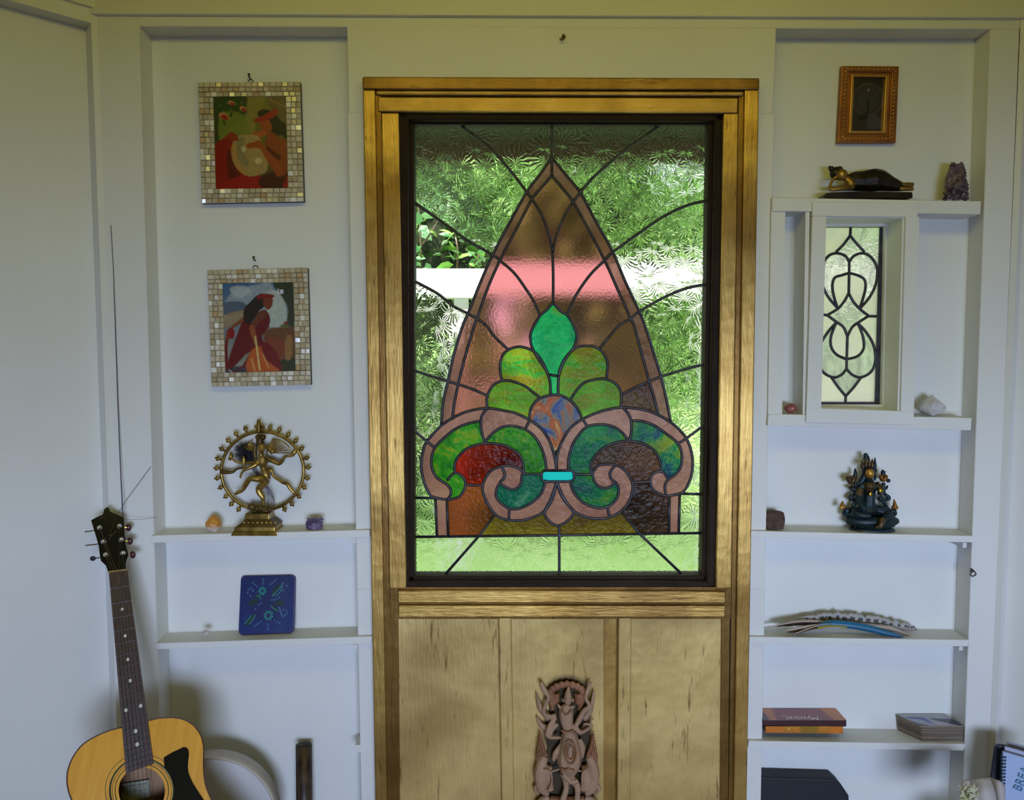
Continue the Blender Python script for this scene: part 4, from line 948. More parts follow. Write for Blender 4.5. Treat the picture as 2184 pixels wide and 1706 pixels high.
    def tier(u0, u1, v0, v1, u2, u3, dy, nm, m):
        bm = NB(); a = [P(u0, v0, Yc), P(u1, v0, Yc), P(u3, v1, Yc), P(u2, v1, Yc)]
        d0, d1 = dy; vs = []
        for p_, d in zip(a, (d0, d0, d1, d1)):
            vs.append((bm.verts.new(p_ + Vector((0, -d, 0))), bm.verts.new(p_ + Vector((0, min(d, .030), 0)))))
        bm.faces.new([v[0] for v in vs]); bm.faces.new([v[1] for v in vs][::-1])
        for k in range(4): bm.faces.new((vs[k][0], vs[k][1], vs[(k + 1) % 4][1], vs[(k + 1) % 4][0]))
        bmesh.ops.recalc_face_normals(bm, faces=bm.faces); mod_bevel(obj(nm, bm, m, t), .0015, 3)
    tier(635, 935, 1305, 1378, 630, 940, (.018, .020), 'pedestal_drum', M['bronze'])
    tier(640, 930, 1372, 1460, 545, 1040, (.019, .030), 'lotus_step', M['bronzedark'])
    tier(528, 1020, 1458, 1512, 520, 1028, (.031, .032), 'plinth', M['bronze'])
    tier(510, 1045, 1510, 1560, 492, 1062, (.033, .038), 'foot_plate', M['bronze'])
    bm = NB()
    for k in range(8): ball(bm, P(590 + k * 56, 1440, Yc - .030), 16 * q, 10 * q, 20 * q)
    obj('lotus_petals', bm, M['bronze'], t, True)
    # bristle brush stuck behind the figure, its long bristles hanging out below
    b = thing('bristle_brush', P(640, 560, Yc + .016), 'black bristle tuft with long dark strands caught in the bronze dancer', 'brush')
    bm = NB()
    for _ in range(520):
        a = random.uniform(0, 2 * PI); r = random.random() ** .5
        s = (640 + 120 * r * math.cos(a), 570 + 120 * r * math.sin(a)); d = random.gauss(2.4, .5)
        e = (s[0] + 90 * math.cos(d), s[1] - 90 * math.sin(d) * random.uniform(-.3, 1))
        tube(bm, [P(s[0], s[1], Yc + .014 + random.uniform(-.004, .008)), P(e[0], e[1], Yc + .018 + random.uniform(-.004, .012))], [2.6 * q, 1.2 * q], 3)
    for k in range(12): tube(bm, [P(420 + k * 12, 470 - k * 6, Yc + .012), P(560 + k * 6, 590, Yc + .016)], 1.6 * q, 3)
    ball(bm, P(650, 570, Yc + .024), 90 * q, 50 * q * .8, 95 * q)
    o = obj('bristle_tuft', bm, M['bristle'], b); 
    bm = NB()
    for k in range(16):
        x = random.uniform(-1, 1); y = random.uniform(-1, 1)
        tube(bm, crom([P(700 + x * 30, 740 + y * 20, Yc + .018), P(780 + x * 24, 860, Yc + .014), P(850 + x * 20, 960, Yc + .004), P(915 + x * 34, 1080 + y * 20, Yc + .006), P(935 + x * 50, 1180, Yc + .012), P(930 + x * 36, 1245, Yc + .016)], 4), 1.9 * q, 3)
    obj('loose_strands', bm, M['purplewire'], b)
dancer()

def stone(name, label, cat, px, py, w, h, Y, m, seed=1, facets=.35, top=None, prof=None, tilt=0):
    """rough lump; px, py is the middle of its foot, w and h in pixels"""
    q = m_per_px(Y); c = at(px, py, Y); W_, H_ = w * q / 2, h * q
    bm = NB(); r = bmesh.ops.create_icosphere(bm, subdivisions=4, radius=1); rr = random.Random(seed)
    dirs = [Vector((rr.gauss(0, 1), rr.gauss(0, 1), rr.gauss(0, 1))).normalized() for _ in range(26)]; offs = [rr.uniform(.72, .98) for _ in dirs]
    for v in r['verts']:
        d = v.co.normalized(); k = min([o / max(1e-3, d.dot(n)) for n, o in zip(dirs, offs) if d.dot(n) > .05] + [1.25])
        p = d * (k * facets + (1 - facets)) * (1 + .05 * noise.noise(d * 4 + Vector((seed, 0, 0))))
        z = p.z * .5 + .5; s = 1
        if prof: s = float(np.interp(z, [a for a, _ in prof], [b for _, b in prof]))
        v.co = Vector((c.x + p.x * W_ * s + tilt * z * H_, c.y + p.y * W_ * .8 * s, c.z + max(0, z) * H_))
    o = obj(name, bm, m, origin=c); tag(o, label, cat); return o
M['calcite'] = mat('orange_and_white_calcite', (.75, .60, .50), .25, col2=(.62, .27, .05), scale=9)
def zmix(name, c0, c1, z0, z1, rough=.25, sss=.1, bs=.5, sc=60):
    m, nt, b = newmat(name); v = coords(nt)
    s = nt.nodes.new('ShaderNodeSeparateXYZ'); link(nt, v, s.inputs[0]); n = noise_tex(nt, v, 40, 4)
    a = nt.nodes.new('ShaderNodeMath'); a.operation = 'MULTIPLY_ADD'; link(nt, n.outputs['Fac'], a.inputs[0]); a.inputs[1].default_value = .02; link(nt, s.outputs['Z'], a.inputs[2])
    mr = nt.nodes.new('ShaderNodeMapRange'); mr.inputs['From Min'].default_value = z0; mr.inputs['From Max'].default_value = z1; link(nt, a.outputs[0], mr.inputs['Value'])
    r = ramp(nt, mr.outputs[0], [(0, c0), (1, c1)]); link(nt, r.outputs['Color'], b.inputs['Base Color'])
    b.inputs['Roughness'].default_value = rough; b.inputs['Subsurface Weight'].default_value = sss; b.inputs['Subsurface Scale'].default_value = .01
    n2 = noise_tex(nt, v, sc, 4); bump(nt, b, n2.outputs['Fac'], bs, .002); return m
M['calcite'] = zmix('orange_tipped_calcite', (.62, .52, .47), (.55, .24, .04), .022, .032)
stone('calcite_stone', 'orange tipped white crystal on the shelf, left of the bronze dancer', 'stone', 455, 1137, 36, 41, .016, M['calcite'], 3, .6, prof=[(0, .85), (.3, 1.05), (.6, .95), (.85, .55), (1, .15)])
M['ameth'] = mat('dark_amethyst', (.05, .03, .10), .15, col2=(.22, .17, .30), scale=35, bs=.8, bd=.003, bscale=120)
M['ameth2'] = mat('brownish_purple_amethyst', (.045, .022, .045), .2, col2=(.16, .10, .16), scale=30, bs=.8, bd=.003, bscale=100)
def cluster(o, c, w, h, n, m, r, seed=2, prof=lambda z: 1):
    rr = random.Random(seed); bm = NB()
    for _ in range(n):
        z = rr.random(); a = rr.uniform(PI, 2 * PI); s = prof(z)
        p = c + Vector((math.cos(a) * w * s, math.sin(a) * w * .75 * s, z * h)); R = Matrix.Rotation(rr.uniform(-.7, .7), 4, 'X') @ Matrix.Rotation(rr.uniform(-.7, .7), 4, 'Y')
        k = r * rr.uniform(.6, 1.2)
        g = bmesh.ops.create_cone(bm, cap_ends=True, segments=6, radius1=k, radius2=k * .2, depth=k * 2.2); bmesh.ops.transform(bm, matrix=Matrix.Translation(p) @ R, verts=g['verts'])
    return obj('crystal_points', bm, m, o)
o = stone('amethyst_chunk', 'small purple amethyst chunk on the shelf, right of the bronze dancer', 'stone', 672, 1129, 37, 28, .016, M['ameth'], 5, .7, prof=[(0, 1), (.6, 1.05), (.9, .9), (1, .7)])
cluster(o, at(672, 1129, .016), .018, .030, 60, M['ameth'], .004)
o = stone('amethyst_tower', 'tall dark amethyst cluster on the shelf beside the reclining figure', 'stone', 2040, 427, 48, 80, .020, M['ameth2'], 8, .5, prof=[(0, 1), (.35, 1.02), (.65, .85), (.85, .6), (1, .3)], tilt=-.10)
cluster(o, at(2037, 425, .020), .025, .085, 170, M['ameth2'], .0055, 4, lambda z: 1.0 - .55 * z ** 2)
M['jasper'] = mat('polished_red_stone', (.20, .05, .045), .2, col2=(.36, .12, .10), scale=18)
stone('red_stone', 'polished red oval pebble in the narrow slot beside the leaded window', 'stone', 1686, 881, 27, 21, .020, M['jasper'], 2, .05)
M['quartz'] = mat('white_quartz', (.48, .46, .46), .35, col2=(.66, .65, .66), scale=20, bs=.7, bd=.002, bscale=60)
stone('quartz_rock', 'rough white quartz rock on the shelf at the foot of the leaded window', 'stone', 1990, 887, 58, 47, .020, M['quartz'], 21, .75, prof=[(0, .9), (.25, 1.1), (.6, .9), (.85, .5), (1, .25)], tilt=-.12)
M['brownstone'] = mat('rough_brown_stone', (.05, .025, .018), .85, col2=(.10, .055, .04), scale=50, bs=1, bd=.002, bscale=120)
bm = NB(); c = at(1650, 1126, .018); box(bm, c.x - .026, c.x + .022, c.y - .02, c.y + .022, c.z, c.z + .043)
bmesh.ops.subdivide_edges(bm, edges=bm.edges, cuts=5, use_grid_fill=True)
for v in bm.verts:
    d = v.co - c - Vector((0, 0, .022)); L = max(abs(d.x), abs(d.y), abs(d.z)); v.co += -d * .22 * max(0, d.length / L - 1.15) + Vector((noise.noise(v.co * 90), noise.noise(v.co * 90 + Vector((5, 0, 0))), 0)) * .0022
    v.co.z = max(v.co.z, c.z)
tag(obj('brown_cube', bm, M['brownstone'], origin=c, smooth=False), 'rough dark brown stone cube at the end of the seated goddess shelf', 'stone')
M['pinkshell'] = mat('pale_pink_shell', (.50, .40, .38), .4, col2=(.66, .58, .55), scale=60)
bm = NB(); c = at(439, 1356, .012)
tube(bm, [c + Vector((.0065 * (1 - k / 26) * math.cos(k * .55) + .0, -.004 + .0008 * k - .002, .0075 + .0065 * (1 - k / 26) * math.sin(k * .55))) for k in range(22)], [.0038 * (1 - k / 26) + .0008 for k in range(22)], 7)
lowz = min(v.co.z for v in bm.verts); bmesh.ops.translate(bm, verts=bm.verts, vec=(0, 0, c.z - lowz))
tag(obj('snail_shell', bm, M['pinkshell'], origin=c, smooth=True), 'tiny pale spiral shell on the shelf beside the blue panel', 'shell')

# blue painted panel leaning on the back of the niche
def blue_panel():
    P = sk(500, 1215, 11.37)
    foot = at(565, 1351, .022); top = at(565, 1228, .050)
    dirv = (top - foot).normalized(); n = Vector((1, 0, 0)).cross(dirv).normalized()
    if n.y > 0: n = -n
    Q = lambda u, v, lift=0: at_plane(500 + u / 11.37, 1215 + v / 11.37, foot + n * lift, n)
    t = thing('painted_panel', Q(760, 1560), 'blue panel painted with turquoise flowers and green leaves, leaning on the niche back', 'painting')
    out = [(215, 150), (1380, 125), (1455, 160), (1472, 230), (1440, 1450), (1395, 1525), (170, 1578), (110, 1540), (95, 1460), (150, 250), (165, 185)]
    bm = NB(); prism(bm, [Q(*p) for p in out], -n * .011)
    M['panelblue'] = mat('deep_blue_paint_with_purple_edge', (.030, .018, .12), .4)
    o = obj('panel_board', bm, M['panelblue'], t); mod_bevel(o, .0018, 2)
    p = Paint(150, 160, (14, 40, 118)); p.grad((10, 34, 108), (20, 48, 130))
    f = lambda u, v: ((u - 95) / 1377, (v - 125) / 1453)
    p.ell(.5, .55, .3, .25, (24, 28, 92), 14, .5)
    for (u, v, a, b, r) in ((1010, 470, 150, 62, -.95), (430, 780, 130, 70, -.3), (1110, 820, 110, 60, -.1), (980, 950, 100, 50, .75), (370, 1240, 170, 60, -.95), (560, 640, 80, 40, .5)):
        x, y = f(u, v); p.ell(x, y, a / 1377, b / 1453, (8, 62, 42), 3, .9, r)
    for cu, cv, R, npet in ((655, 505, 72, 7), (832, 1130, 90, 8)):
        for k in range(npet):
            a = 2 * PI * k / npet + .3; x, y = f(cu + R * math.cos(a), cv + R * 1.05 * math.sin(a)); p.ell(x, y, 38 / 1377, 26 / 1453 * 1.1, (36, 160, 150), 1, .95, a)
    for pts in ([(930, 610), (1050, 500), (1140, 390), (1190, 310)], [(920, 635), (1030, 620), (1110, 540), (1180, 400)], [(510, 620), (590, 650), (630, 705)], [(895, 890), (960, 960), (1065, 1020)], [(235, 1325), (320, 1220), (400, 1120)], [(340, 1330), (430, 1230), (490, 1110)]):
        p.line([f(*q) for q in pts], .007, (70, 175, 160), .9)
    p.line([f(*q) for q in ((370, 1105), (260, 1110), (230, 1170), (265, 1225))], .004, (40, 110, 150), .7)
    for (u, v) in ((672, 210), (670, 265), (672, 325), (397, 290), (455, 340), (515, 385), (855, 340), (908, 305), (955, 268), (1000, 225), (352, 425), (300, 462), (278, 545), (400, 457), (420, 500), (347, 615), (910, 742), (975, 740), (1045, 712), (1100, 680), (625, 818), (560, 855), (1215, 993), (1295, 1030), (1300, 1105), (1250, 1145), (1195, 1165), (1165, 1120), (1150, 1075), (1130, 1035), (1125, 990), (1095, 945), (636, 1280), (582, 1318), (530, 1352), (480, 1395), (990, 1255), (1055, 1310), (1118, 1340), (825, 1350), (830, 1420), (832, 1485), (490, 960), (1285, 385), (1190, 510)):
        x, y = f(u, v); p.ell(x, y, .013, .012, (90, 165, 205), 1, .85)
    p.mottle(.10, 5); p.a *= .62
    w0 = lambda X, Y: ~(((X < .07) & (Y < .06)) | ((X < .04) & (Y > .95)) | ((X > .95) & (Y < .05)) | ((X > .955) & (Y > .955)))
    p.mesh('painted_flowers', Q(165, 160, .0004), Q(1450, 140, .0004), Q(1425, 1515, .0004), Q(108, 1565, .0004), M['print'], t, w0)
blue_panel()

# reclining figure
M['bronzeblack'] = mat('blackened_bronze', (.010, .007, .005), .38, .5, col2=(.035, .024, .012), scale=25, bs=.3, bscale=80)
M['bronzeworn'] = mat('worn_gold_bronze', (.14, .075, .015), .35, .7, col2=(.42, .25, .06), scale=22)
def recliner():
    P = sk(1750, 120, 5.333); Yc = .018; q = 1 / 5.333 * m_per_px(Yc)
    t = thing('reclining_figure', P(550, 1615, Yc), 'dark bronze figure lying on its side with the head propped on a hand', 'figurine')
    T = lambda bm, pts, r, Y=Yc, seg=10: tube(bm, crom([P(a[0], a[1], (a[2] if len(a) > 2 else Y)) for a in pts], 4), [x * q for x in np.interp(np.linspace(0, 1, (len(pts) - 1) * 4 + 1), np.linspace(0, 1, len(r)), r)], seg)
    bm = NB(); prism(bm, [P(u, v, Yc - .022) for u, v in ((45, 1612), (40, 1585), (70, 1556), (140, 1546), (400, 1540), (900, 1540), (1050, 1542), (1055, 1612))], Vector((0, .045, 0)))
    mod_bevel(obj('slab', bm, M['bronzeblack'], t), .003, 2)
    bm = NB(); T(bm, [(300, 1420), (380, 1420), (480, 1420), (600, 1410), (680, 1415), (790, 1450), (900, 1480), (960, 1490)], [70, 104, 112, 128, 118, 84, 56, 42]); T(bm, [(420, 1360, Yc - .006), (560, 1330, Yc - .01), (640, 1325, Yc - .01), (720, 1370, Yc - .01)], [30, 34, 40, 26])
    for v in bm.verts: v.co.z = max(v.co.z, P(0, 1535, Yc).z)
    mod_remesh(obj('robe', bm, M['bronzeblack'], t, True), .0016)
    bm = NB(); T(bm, [(300, 1400), (340, 1450), (330, 1500)], [40, 62, 46], Yc - .008)
    T(bm, [(370, 1490, Yc - .014), (260, 1500, Yc - .018), (130, 1515, Yc - .018), (108, 1500, Yc - .016), (120, 1440, Yc - .014), (150, 1390, Yc - .012), (190, 1375, Yc - .012)], [34, 26, 20, 16, 16, 15, 20])
    ball(bm, P(238, 1348, Yc - .012), 70 * q, 60 * q, 62 * q, -.5); T(bm, [(260, 1380), (300, 1400)], [30, 38], Yc - .008); ball(bm, P(266, 1350, Yc - .024), 12 * q)
    mod_remesh(obj('body', bm, M['bronzeworn'], t, True), .0013)
    for pts, rr_ in (([(890, 1462, Yc - .006), (980, 1462, Yc - .006), (1055, 1460, Yc - .006)], [24, 28, 22]), ([(900, 1505, Yc - .008), (980, 1507, Yc - .008), (1052, 1510, Yc - .008)], [22, 26, 20])):
        bm = NB(); T(bm, pts, rr_); obj('foot', bm, M['bronzeworn'], t, True)
    bm = NB(); ball(bm, P(180, 1330, Yc - .004), 74 * q, 62 * q, 72 * q, -.4); ball(bm, P(125, 1282, Yc - .004), 32 * q); ball(bm, P(105, 1264, Yc - .004), 18 * q); ball(bm, P(215, 1290, Yc - .008), 38 * q)
    obj('hair', bm, M['bronzeblack'], t, True)
recliner()

# seated goddess with lotus flowers
M['teal'] = mat('dark_teal_patina', (.004, .010, .015), .45, .3, col2=(.008, .032, .042), scale=24, bs=.4, bscale=80)
M['goldred'] = mat('reddish_gold', (.16, .055, .01), .35, .7, col2=(.55, .30, .05), scale=60)
M['browngold'] = mat('dull_brown_gilding', (.035, .022, .008), .4, .5, col2=(.10, .06, .02), scale=30, bs=.3)
def goddess():
    P = sk(1770, 960, 9.224); Yc = .026; q = 1 / 9.224 * m_per_px(Yc)
    t = thing('seated_goddess', P(820, 1640, Yc), 'dark teal seated goddess with crown, lotus flowers and touches of gold', 'figurine')
    T = lambda bm, pts, r, Y=Yc, seg=8: tube(bm, crom([P(a[0], a[1], (a[2] if len(a) > 2 else Y)) for a in pts], 4), [x * q for x in np.interp(np.linspace(0, 1, (len(pts) - 1) * 4 + 1), np.linspace(0, 1, len(r)), r)], seg)
    bm = NB(); c = P(820, 1640, Yc)
    def lat(prof, sy, nm, m):
        bm = NB(); lathe(bm, [(r * q, (1640 - v) * q) for r, v in prof], (0, 0, 0), 40)
        for v in bm.verts: v.co = Vector((v.co.x * (1 + .02 * math.sin(14 * math.atan2(v.co.y, v.co.x)) * (abs(v.co.z - 240 * q) < 90 * q)), v.co.y * sy, v.co.z)) + c
        return obj(nm, bm, m, t, True)
    lat([(430, 1640), (450, 1620), (455, 1560), (440, 1530), (410, 1515), (360, 1500)], .50, 'base', M['teal'])
    lat([(380, 1515), (420, 1480), (500, 1430), (530, 1390), (510, 1330), (440, 1290), (400, 1275)], .46, 'lotus_seat', M['teal'])
    bm = NB()
    for k in range(9): ball(bm, c + Vector((math.cos(PI + PI * (k + .5) / 9) * 440 * q, math.sin(PI + PI * (k + .5) / 9) * 215 * q, 165 * q)), 14 * q)
    obj('bead_row', bm, M['browngold'], t, True)
    bm = NB()                                           # body: one surface
    T(bm, [(770, 1190), (765, 1080), (770, 960), (775, 850), (775, 740), (775, 660), (780, 600), (780, 550)], [190, 140, 118, 118, 150, 150, 80, 54])
    T(bm, [(660, 680, Yc), (590, 760, Yc), (560, 900, Yc - .006), (590, 1020, Yc - .014), (640, 1120, Yc - .024), (690, 1190, Yc - .030)], [80, 74, 66, 56, 50, 34])
    T(bm, [(890, 680, Yc), (960, 730, Yc), (1010, 800, Yc - .008), (985, 850, Yc - .018), (960, 830, Yc - .024)], [80, 72, 58, 48, 38])
    T(bm, [(760, 1190, Yc), (600, 1215, Yc - .010), (500, 1240, Yc - .016), (620, 1280, Yc - .026), (800, 1290, Yc - .030)], [110, 104, 96, 76, 54])
    T(bm, [(800, 1190, Yc), (980, 1190, Yc - .008), (1160, 1240, Yc - .012), (1080, 1330, Yc - .028), (1010, 1430, Yc - .034), (960, 1500, Yc - .036)], [110, 104, 92, 76, 60, 48])
    mod_remesh(obj('body', bm, M['teal'], t, True), .0015)
    for pts, rr_, Yq in (([(775, 620), (775, 700), (775, 800)], [88, 128, 90], Yc - .006), ([(890, 680, Yc - .002), (965, 735, Yc - .002), (1014, 800, Yc - .010)], [82, 75, 60], Yc), ([(600, 760, Yc - .004), (568, 900, Yc - .010)], [74, 66], Yc), ([(1030, 1350, Yc - .032), (1010, 1430, Yc - .037), (975, 1500, Yc - .039), (900, 1510, Yc - .042)], [76, 66, 54, 32], Yc)):
        bm = NB(); T(bm, pts, rr_, Yq); mod_remesh(obj('gilded_skin', bm, M['browngold'], t, True), .0016)
    bm = NB(); ball(bm, P(785, 460, Yc - .012), 88 * q, 74 * q, 112 * q); ball(bm, P(795, 480, Yc - .0205), 11 * q, 12 * q, 26 * q); ball(bm, P(790, 525, Yc - .019), 24 * q, 6 * q, 7 * q); ball(bm, P(750, 445, Yc - .019), 20 * q, 6 * q, 7 * q); ball(bm, P(830, 445, Yc - .019), 20 * q, 6 * q, 7 * q)
    obj('face', bm, M['goldred'], t, True)
    bm = NB(); ball(bm, P(775, 420, Yc + .002), 140 * q, 90 * q, 160 * q); T(bm, [(690, 480), (650, 560), (600, 640), (520, 660)], [66, 64, 60, 30], Yc + .004); T(bm, [(870, 450), (890, 520), (880, 600)], [34, 30, 22], Yc + .002); T(bm, [(720, 200), (715, 140), (690, 80)], [66, 60, 26], Yc); ball(bm, P(705, 100, Yc), 48 * q)
    mod_remesh(obj('hair', bm, M['teal'], t, True), .0015)
    for (u, v, h) in ((640, 300, 110), (700, 270, 130), (770, 260, 130), (830, 280, 120), (880, 290, 150)):
        bm = NB(); T(bm, [(u, v + 60), (u + 4, v), (u + (u - 770) * .06, v - h)], [34, 38, 6], Yc - .010); obj('crown_leaf', bm, M['browngold' if u < 860 else 'teal'], t, True)
    def loops(s):
        X = lambda u: 780 + s * (u - 780)
        def one(*a):
            bm = NB(); T(bm, a[0], [x * 1.45 for x in a[1]], a[2]); obj('scarf', bm, M['teal'], t, True)
        one([(X(1060), 640), (X(1050), 760), (X(1080), 860), (X(1160), 930), (X(1130), 975), (X(1050), 950), (X(1000), 900)], [24, 26, 22, 28, 24, 20, 12], Yc + .008)
        one([(X(960), 930), (X(1060), 1020), (X(1120), 1130), (X(1180), 1180), (X(1260), 1190), (X(1275), 1260), (X(1200), 1280)], [30, 28, 26, 24, 30, 28, 24], Yc + .006)
        one([(X(1060), 790), (X(1110), 740), (X(1140), 690)], [16, 22, 6], Yc + .006); one([(X(900), 420), (X(915), 370)], [22, 8], Yc)
        if s < 0:
            bm = NB(); ball(bm, P(X(1215), 1200, Yc), 70 * q, 40 * q, 72 * q); obj('scroll', bm, M['teal'], t, True)
            one([(X(1020), 800), (X(1100), 760), (X(1190), 735)], [40, 34, 8], Yc + .004)
    loops(1); loops(-1)
    def lotus(cx, cy, k, m2, top):
        bm = NB()
        for a in (-1.1, -.6, -.15, .3, .75, 1.15):
            T(bm, [(cx, cy + 70 * k), (cx + 70 * k * math.sin(a), cy), (cx + 105 * k * math.sin(a), cy - 60 * k * math.cos(a) - 20)], [26 * k, 36 * k, 8], Yc - .004 + .004 * math.cos(a * 5))
        ball(bm, P(cx, cy + 40 * k, Yc), 80 * k * q, 50 * k * q, 56 * k * q); obj('lotus_flower', bm, m2, t, True)
    lotus(420, 570, 1.1, M['browngold'], 0); lotus(1050, 540, .9, M['goldred'], 1)
    bm = NB(); ball(bm, P(1150, 600, Yc + .002), 44 * q, 30 * q, 40 * q); T(bm, [(1050, 480), (1040, 430), (1040, 380)], [50, 40, 10], Yc); T(bm, [(1000, 425), (1050, 420), (1105, 430)], [10, 18, 8], Yc); obj('lotus_bud', bm, M['teal'], t, True); bm = NB(); T(bm, [(500, 520), (500, 440), (495, 365)], [40, 36, 14], Yc + .004); obj('lotus_bud', bm, M['teal'], t, True)
    for s, cx, cy in ((-1, 245, 1090), (1, 1275, 1090)):
        bm = NB(); T(bm, [(cx + s * 40, cy + 60), (cx + s * 10, cy + 20), (cx, cy - 40), (cx - s * 15, cy - 125 if s > 0 else cy - 90)], [44, 46, 34, 8], Yc - .004); ball(bm, P(cx - s * 25, cy + 30, Yc - .006), 40 * q); obj('golden_flame', bm, M['goldred'], t, True)
    bm = NB(); ball(bm, P(800, 865, Yc - .020), 34 * q, 16 * q, 50 * q, .3); ball(bm, P(1000, 800, Yc - .028), 40 * q, 16 * q, 46 * q); obj('golden_hand', bm, mat('bright_gold', (.55, .33, .03), .25, .9), t, True)
goddess()

# ================================================================ guitar leaning in the corner
M['spruce'] = mat('honey_coloured_guitar_top', (.66, .30, .020), .35, col2=(.76, .37, .035), scale=3, stretch=(30, 3, 1), coat=.15, spec=.3)
M['mahog'] = mat('dark_red_guitar_side', (.06, .012, .007), .4, col2=(.085, .018, .010), scale=8, coat=.1)
M['rosewood'] = mat('dark_rosewood', (.040, .018, .014), .45, col2=(.065, .030, .022), scale=10, stretch=(8, 8, 1))
M['gloss'] = mat('glossy_black', (.006, .005, .005), .12, coat=.6)
M['pearl'] = mat('pearl_dot', (.62, .60, .52), .3)
M['bone'] = mat('aged_bone', (.40, .24, .10), .4)
M['knob'] = mat('dark_red_plastic', (.06, .012, .018), .3)
M['navy'] = mat('dark_blue_plastic', (.010, .012, .035), .3)
M['rosette'] = mat('dark_green_inlay_line', (.03, .05, .02), .4)
M['cavity'] = mat('bare_inner_wood', (.36, .20, .11), .7, col2=(.45, .27, .15), scale=9, stretch=(20, 1, 1))
def guitar():
    top = at(235, 1085, -.035); foot = at(335, 2080, -.40)
    d = (foot - top).normalized(); n = Vector((1, .42, 0)).cross(d).normalized()
    if n.y > 0: n = -n
    Q = lambda x, y, l=0: at_plane(x, y, top + n * l, n)
    t = thing('guitar', Vector((Q(335, 2090).x, Q(335, 2090, -.10).y, 0)), 'acoustic guitar with honey coloured top and black headstock leaning in the corner', 'guitar')
    out = [(261, 1551), (231, 1559), (201, 1572), (174, 1590), (155, 1616), (145, 1642), (143, 1664), (146, 1686), (155, 1712), (163, 1745), (158, 1785), (142, 1830), (132, 1890), (140, 1960), (180, 2040), (250, 2080), (340, 2090), (430, 2080), (500, 2035), (540, 1960), (545, 1880), (520, 1800), (478, 1745), (455, 1712), (440, 1679), (435, 1651), (434, 1625), (434, 1590), (425, 1562), (405, 1541), (378, 1531), (345, 1531), (316, 1537)]
    ol = crom(out, 5, True); C = Vector((302.5, 1686))
    def circ(r, k=40, a0=0, a1=2 * PI, c=C): return [c + Vector((math.cos(a0 + (a1 - a0) * i / k), math.sin(a0 + (a1 - a0) * i / k))) * r for i in range(k + (0 if abs(a1 - a0 - 2 * PI) < 1e-6 else 1))]
    # top plate with the sound hole cut out
    def plate(outer, holes, l0, l1, name, m, parent=t, bev=0):
        V = []; E = []
        for L_ in [outer] + holes:
            b = len(V); V += [Vector((p[0], p[1])) for p in L_]; E += [(b + i, b + (i + 1) % len(L_)) for i in range(len(L_))]
        vo, eo, fo, a, b_, c_ = delaunay_2d_cdt(V, E, [], 2 if holes else 1, 1e-5)
        hol = lambda c: any((c - C).length < (Vector(h[0]) - C).length - .5 for h in holes)
        bm = NB(); A = [bm.verts.new(Q(v.x, v.y, l0)) for v in vo]; B = [bm.verts.new(Q(v.x, v.y, l1)) for v in vo]; cnt = {}
        for f in fo:
            c = sum((vo[k] for k in f), Vector((0, 0))) / len(f)
            if holes and hol(c): continue
            bm.faces.new([A[k] for k in f]); bm.faces.new([B[k] for k in f[::-1]])
            for i in range(len(f)): e = (f[i], f[(i + 1) % len(f)]); cnt.setdefault(tuple(sorted(e)), []).append(e)
        for es in cnt.values():
            if len(es) == 1: x, y = es[0]; bm.faces.new((A[x], A[y], B[y], B[x]))
        bmesh.ops.recalc_face_normals(bm, faces=bm.faces)
        return obj(name, bm, m, parent)
    hole = circ(50)
    plate(ol, [hole], 0, -.003, 'top', M['spruce'])
    bm = NB(); r0 = [bm.verts.new(Q(p.x, p.y, -.001)) for p in ol]; c0 = Vector((320, 1830))
    r1 = [bm.verts.new(Q(p.x, p.y, -.001) - n * .095) for p in ol]
    for i in range(len(ol)): bm.faces.new((r0[i], r0[(i + 1) % len(ol)], r1[(i + 1) % len(ol)], r1[i]))
    obj('side', bm, M['mahog'], t, True)
    bm = NB(); prism(bm, [Q(p.x, p.y) - n * .094 for p in ol], -n * .003); obj('back', bm, M['cavity'], t)
    bm = NB(); tube(bm, [Q(p.x, p.y, -.0005) for p in ol] + [Q(*ol[0], -.0005)], .0016, 6); obj('binding', bm, M['mahog'], t, True)
    for r, w, m in ((57, 1.0, 'rosette'), (63, .6, 'rosette'), (68, 2.2, 'rosette'), (78, .7, 'rosette')):
        bm = NB(); c = circ(r, 72); tube(bm, [Q(p.x, p.y, .0001) for p in c] + [Q(*c[0], .0001)], w * .001 * .9, 5, 1); obj('rosette_ring', bm, M[m], t)
    # label seen inside
    p = Paint(60, 36, (150, 150, 128)); p.mottle(.5, 2); p.line([(.05, .2), (.9, .2)], .02, (60, 60, 50), .6); p.line([(.1, .5), (.8, .5)], .01, (60, 60, 50), .6)
    W_ = lambda x, y: Q(x, y) + (Q(x, y) - CAM).normalized() * .088
    p.mesh('paper_label', W_(258, 1672), W_(318, 1662), W_(320, 1700), W_(258, 1712), M['print'], t)
    # pickguard
    pg = [(349, 1616), (365, 1606), (380, 1599), (390, 1594), (398, 1595), (403, 1605), (401, 1629), (402, 1647), (411, 1669), (424, 1690), (438, 1712), (446, 1738), (430, 1756), (400, 1756), (365, 1744), (345, 1735)]
    arc = [tuple(C + Vector((math.cos(a), math.sin(a))) * 69) for a in [(.83 - i / 10 * 1.62) for i in range(11)]]
    pl = [tuple(p) for p in crom(pg, 4)] + arc
    bm = NB(); prism(bm, [Q(x, y, .0006) for x, y in pl], n * .0015); obj('pickguard', bm, M['gloss'], t)
    # neck and fretboard
    NL, NR, EL, ER = Vector((232, 1221.5)), Vector((271.5, 1216)), Vector((268.5, 1649)), Vector((327.5, 1629))
    def nk(f, s): return (NL + (EL - NL) * f) * (1 - s) + (NR + (ER - NR) * f) * s
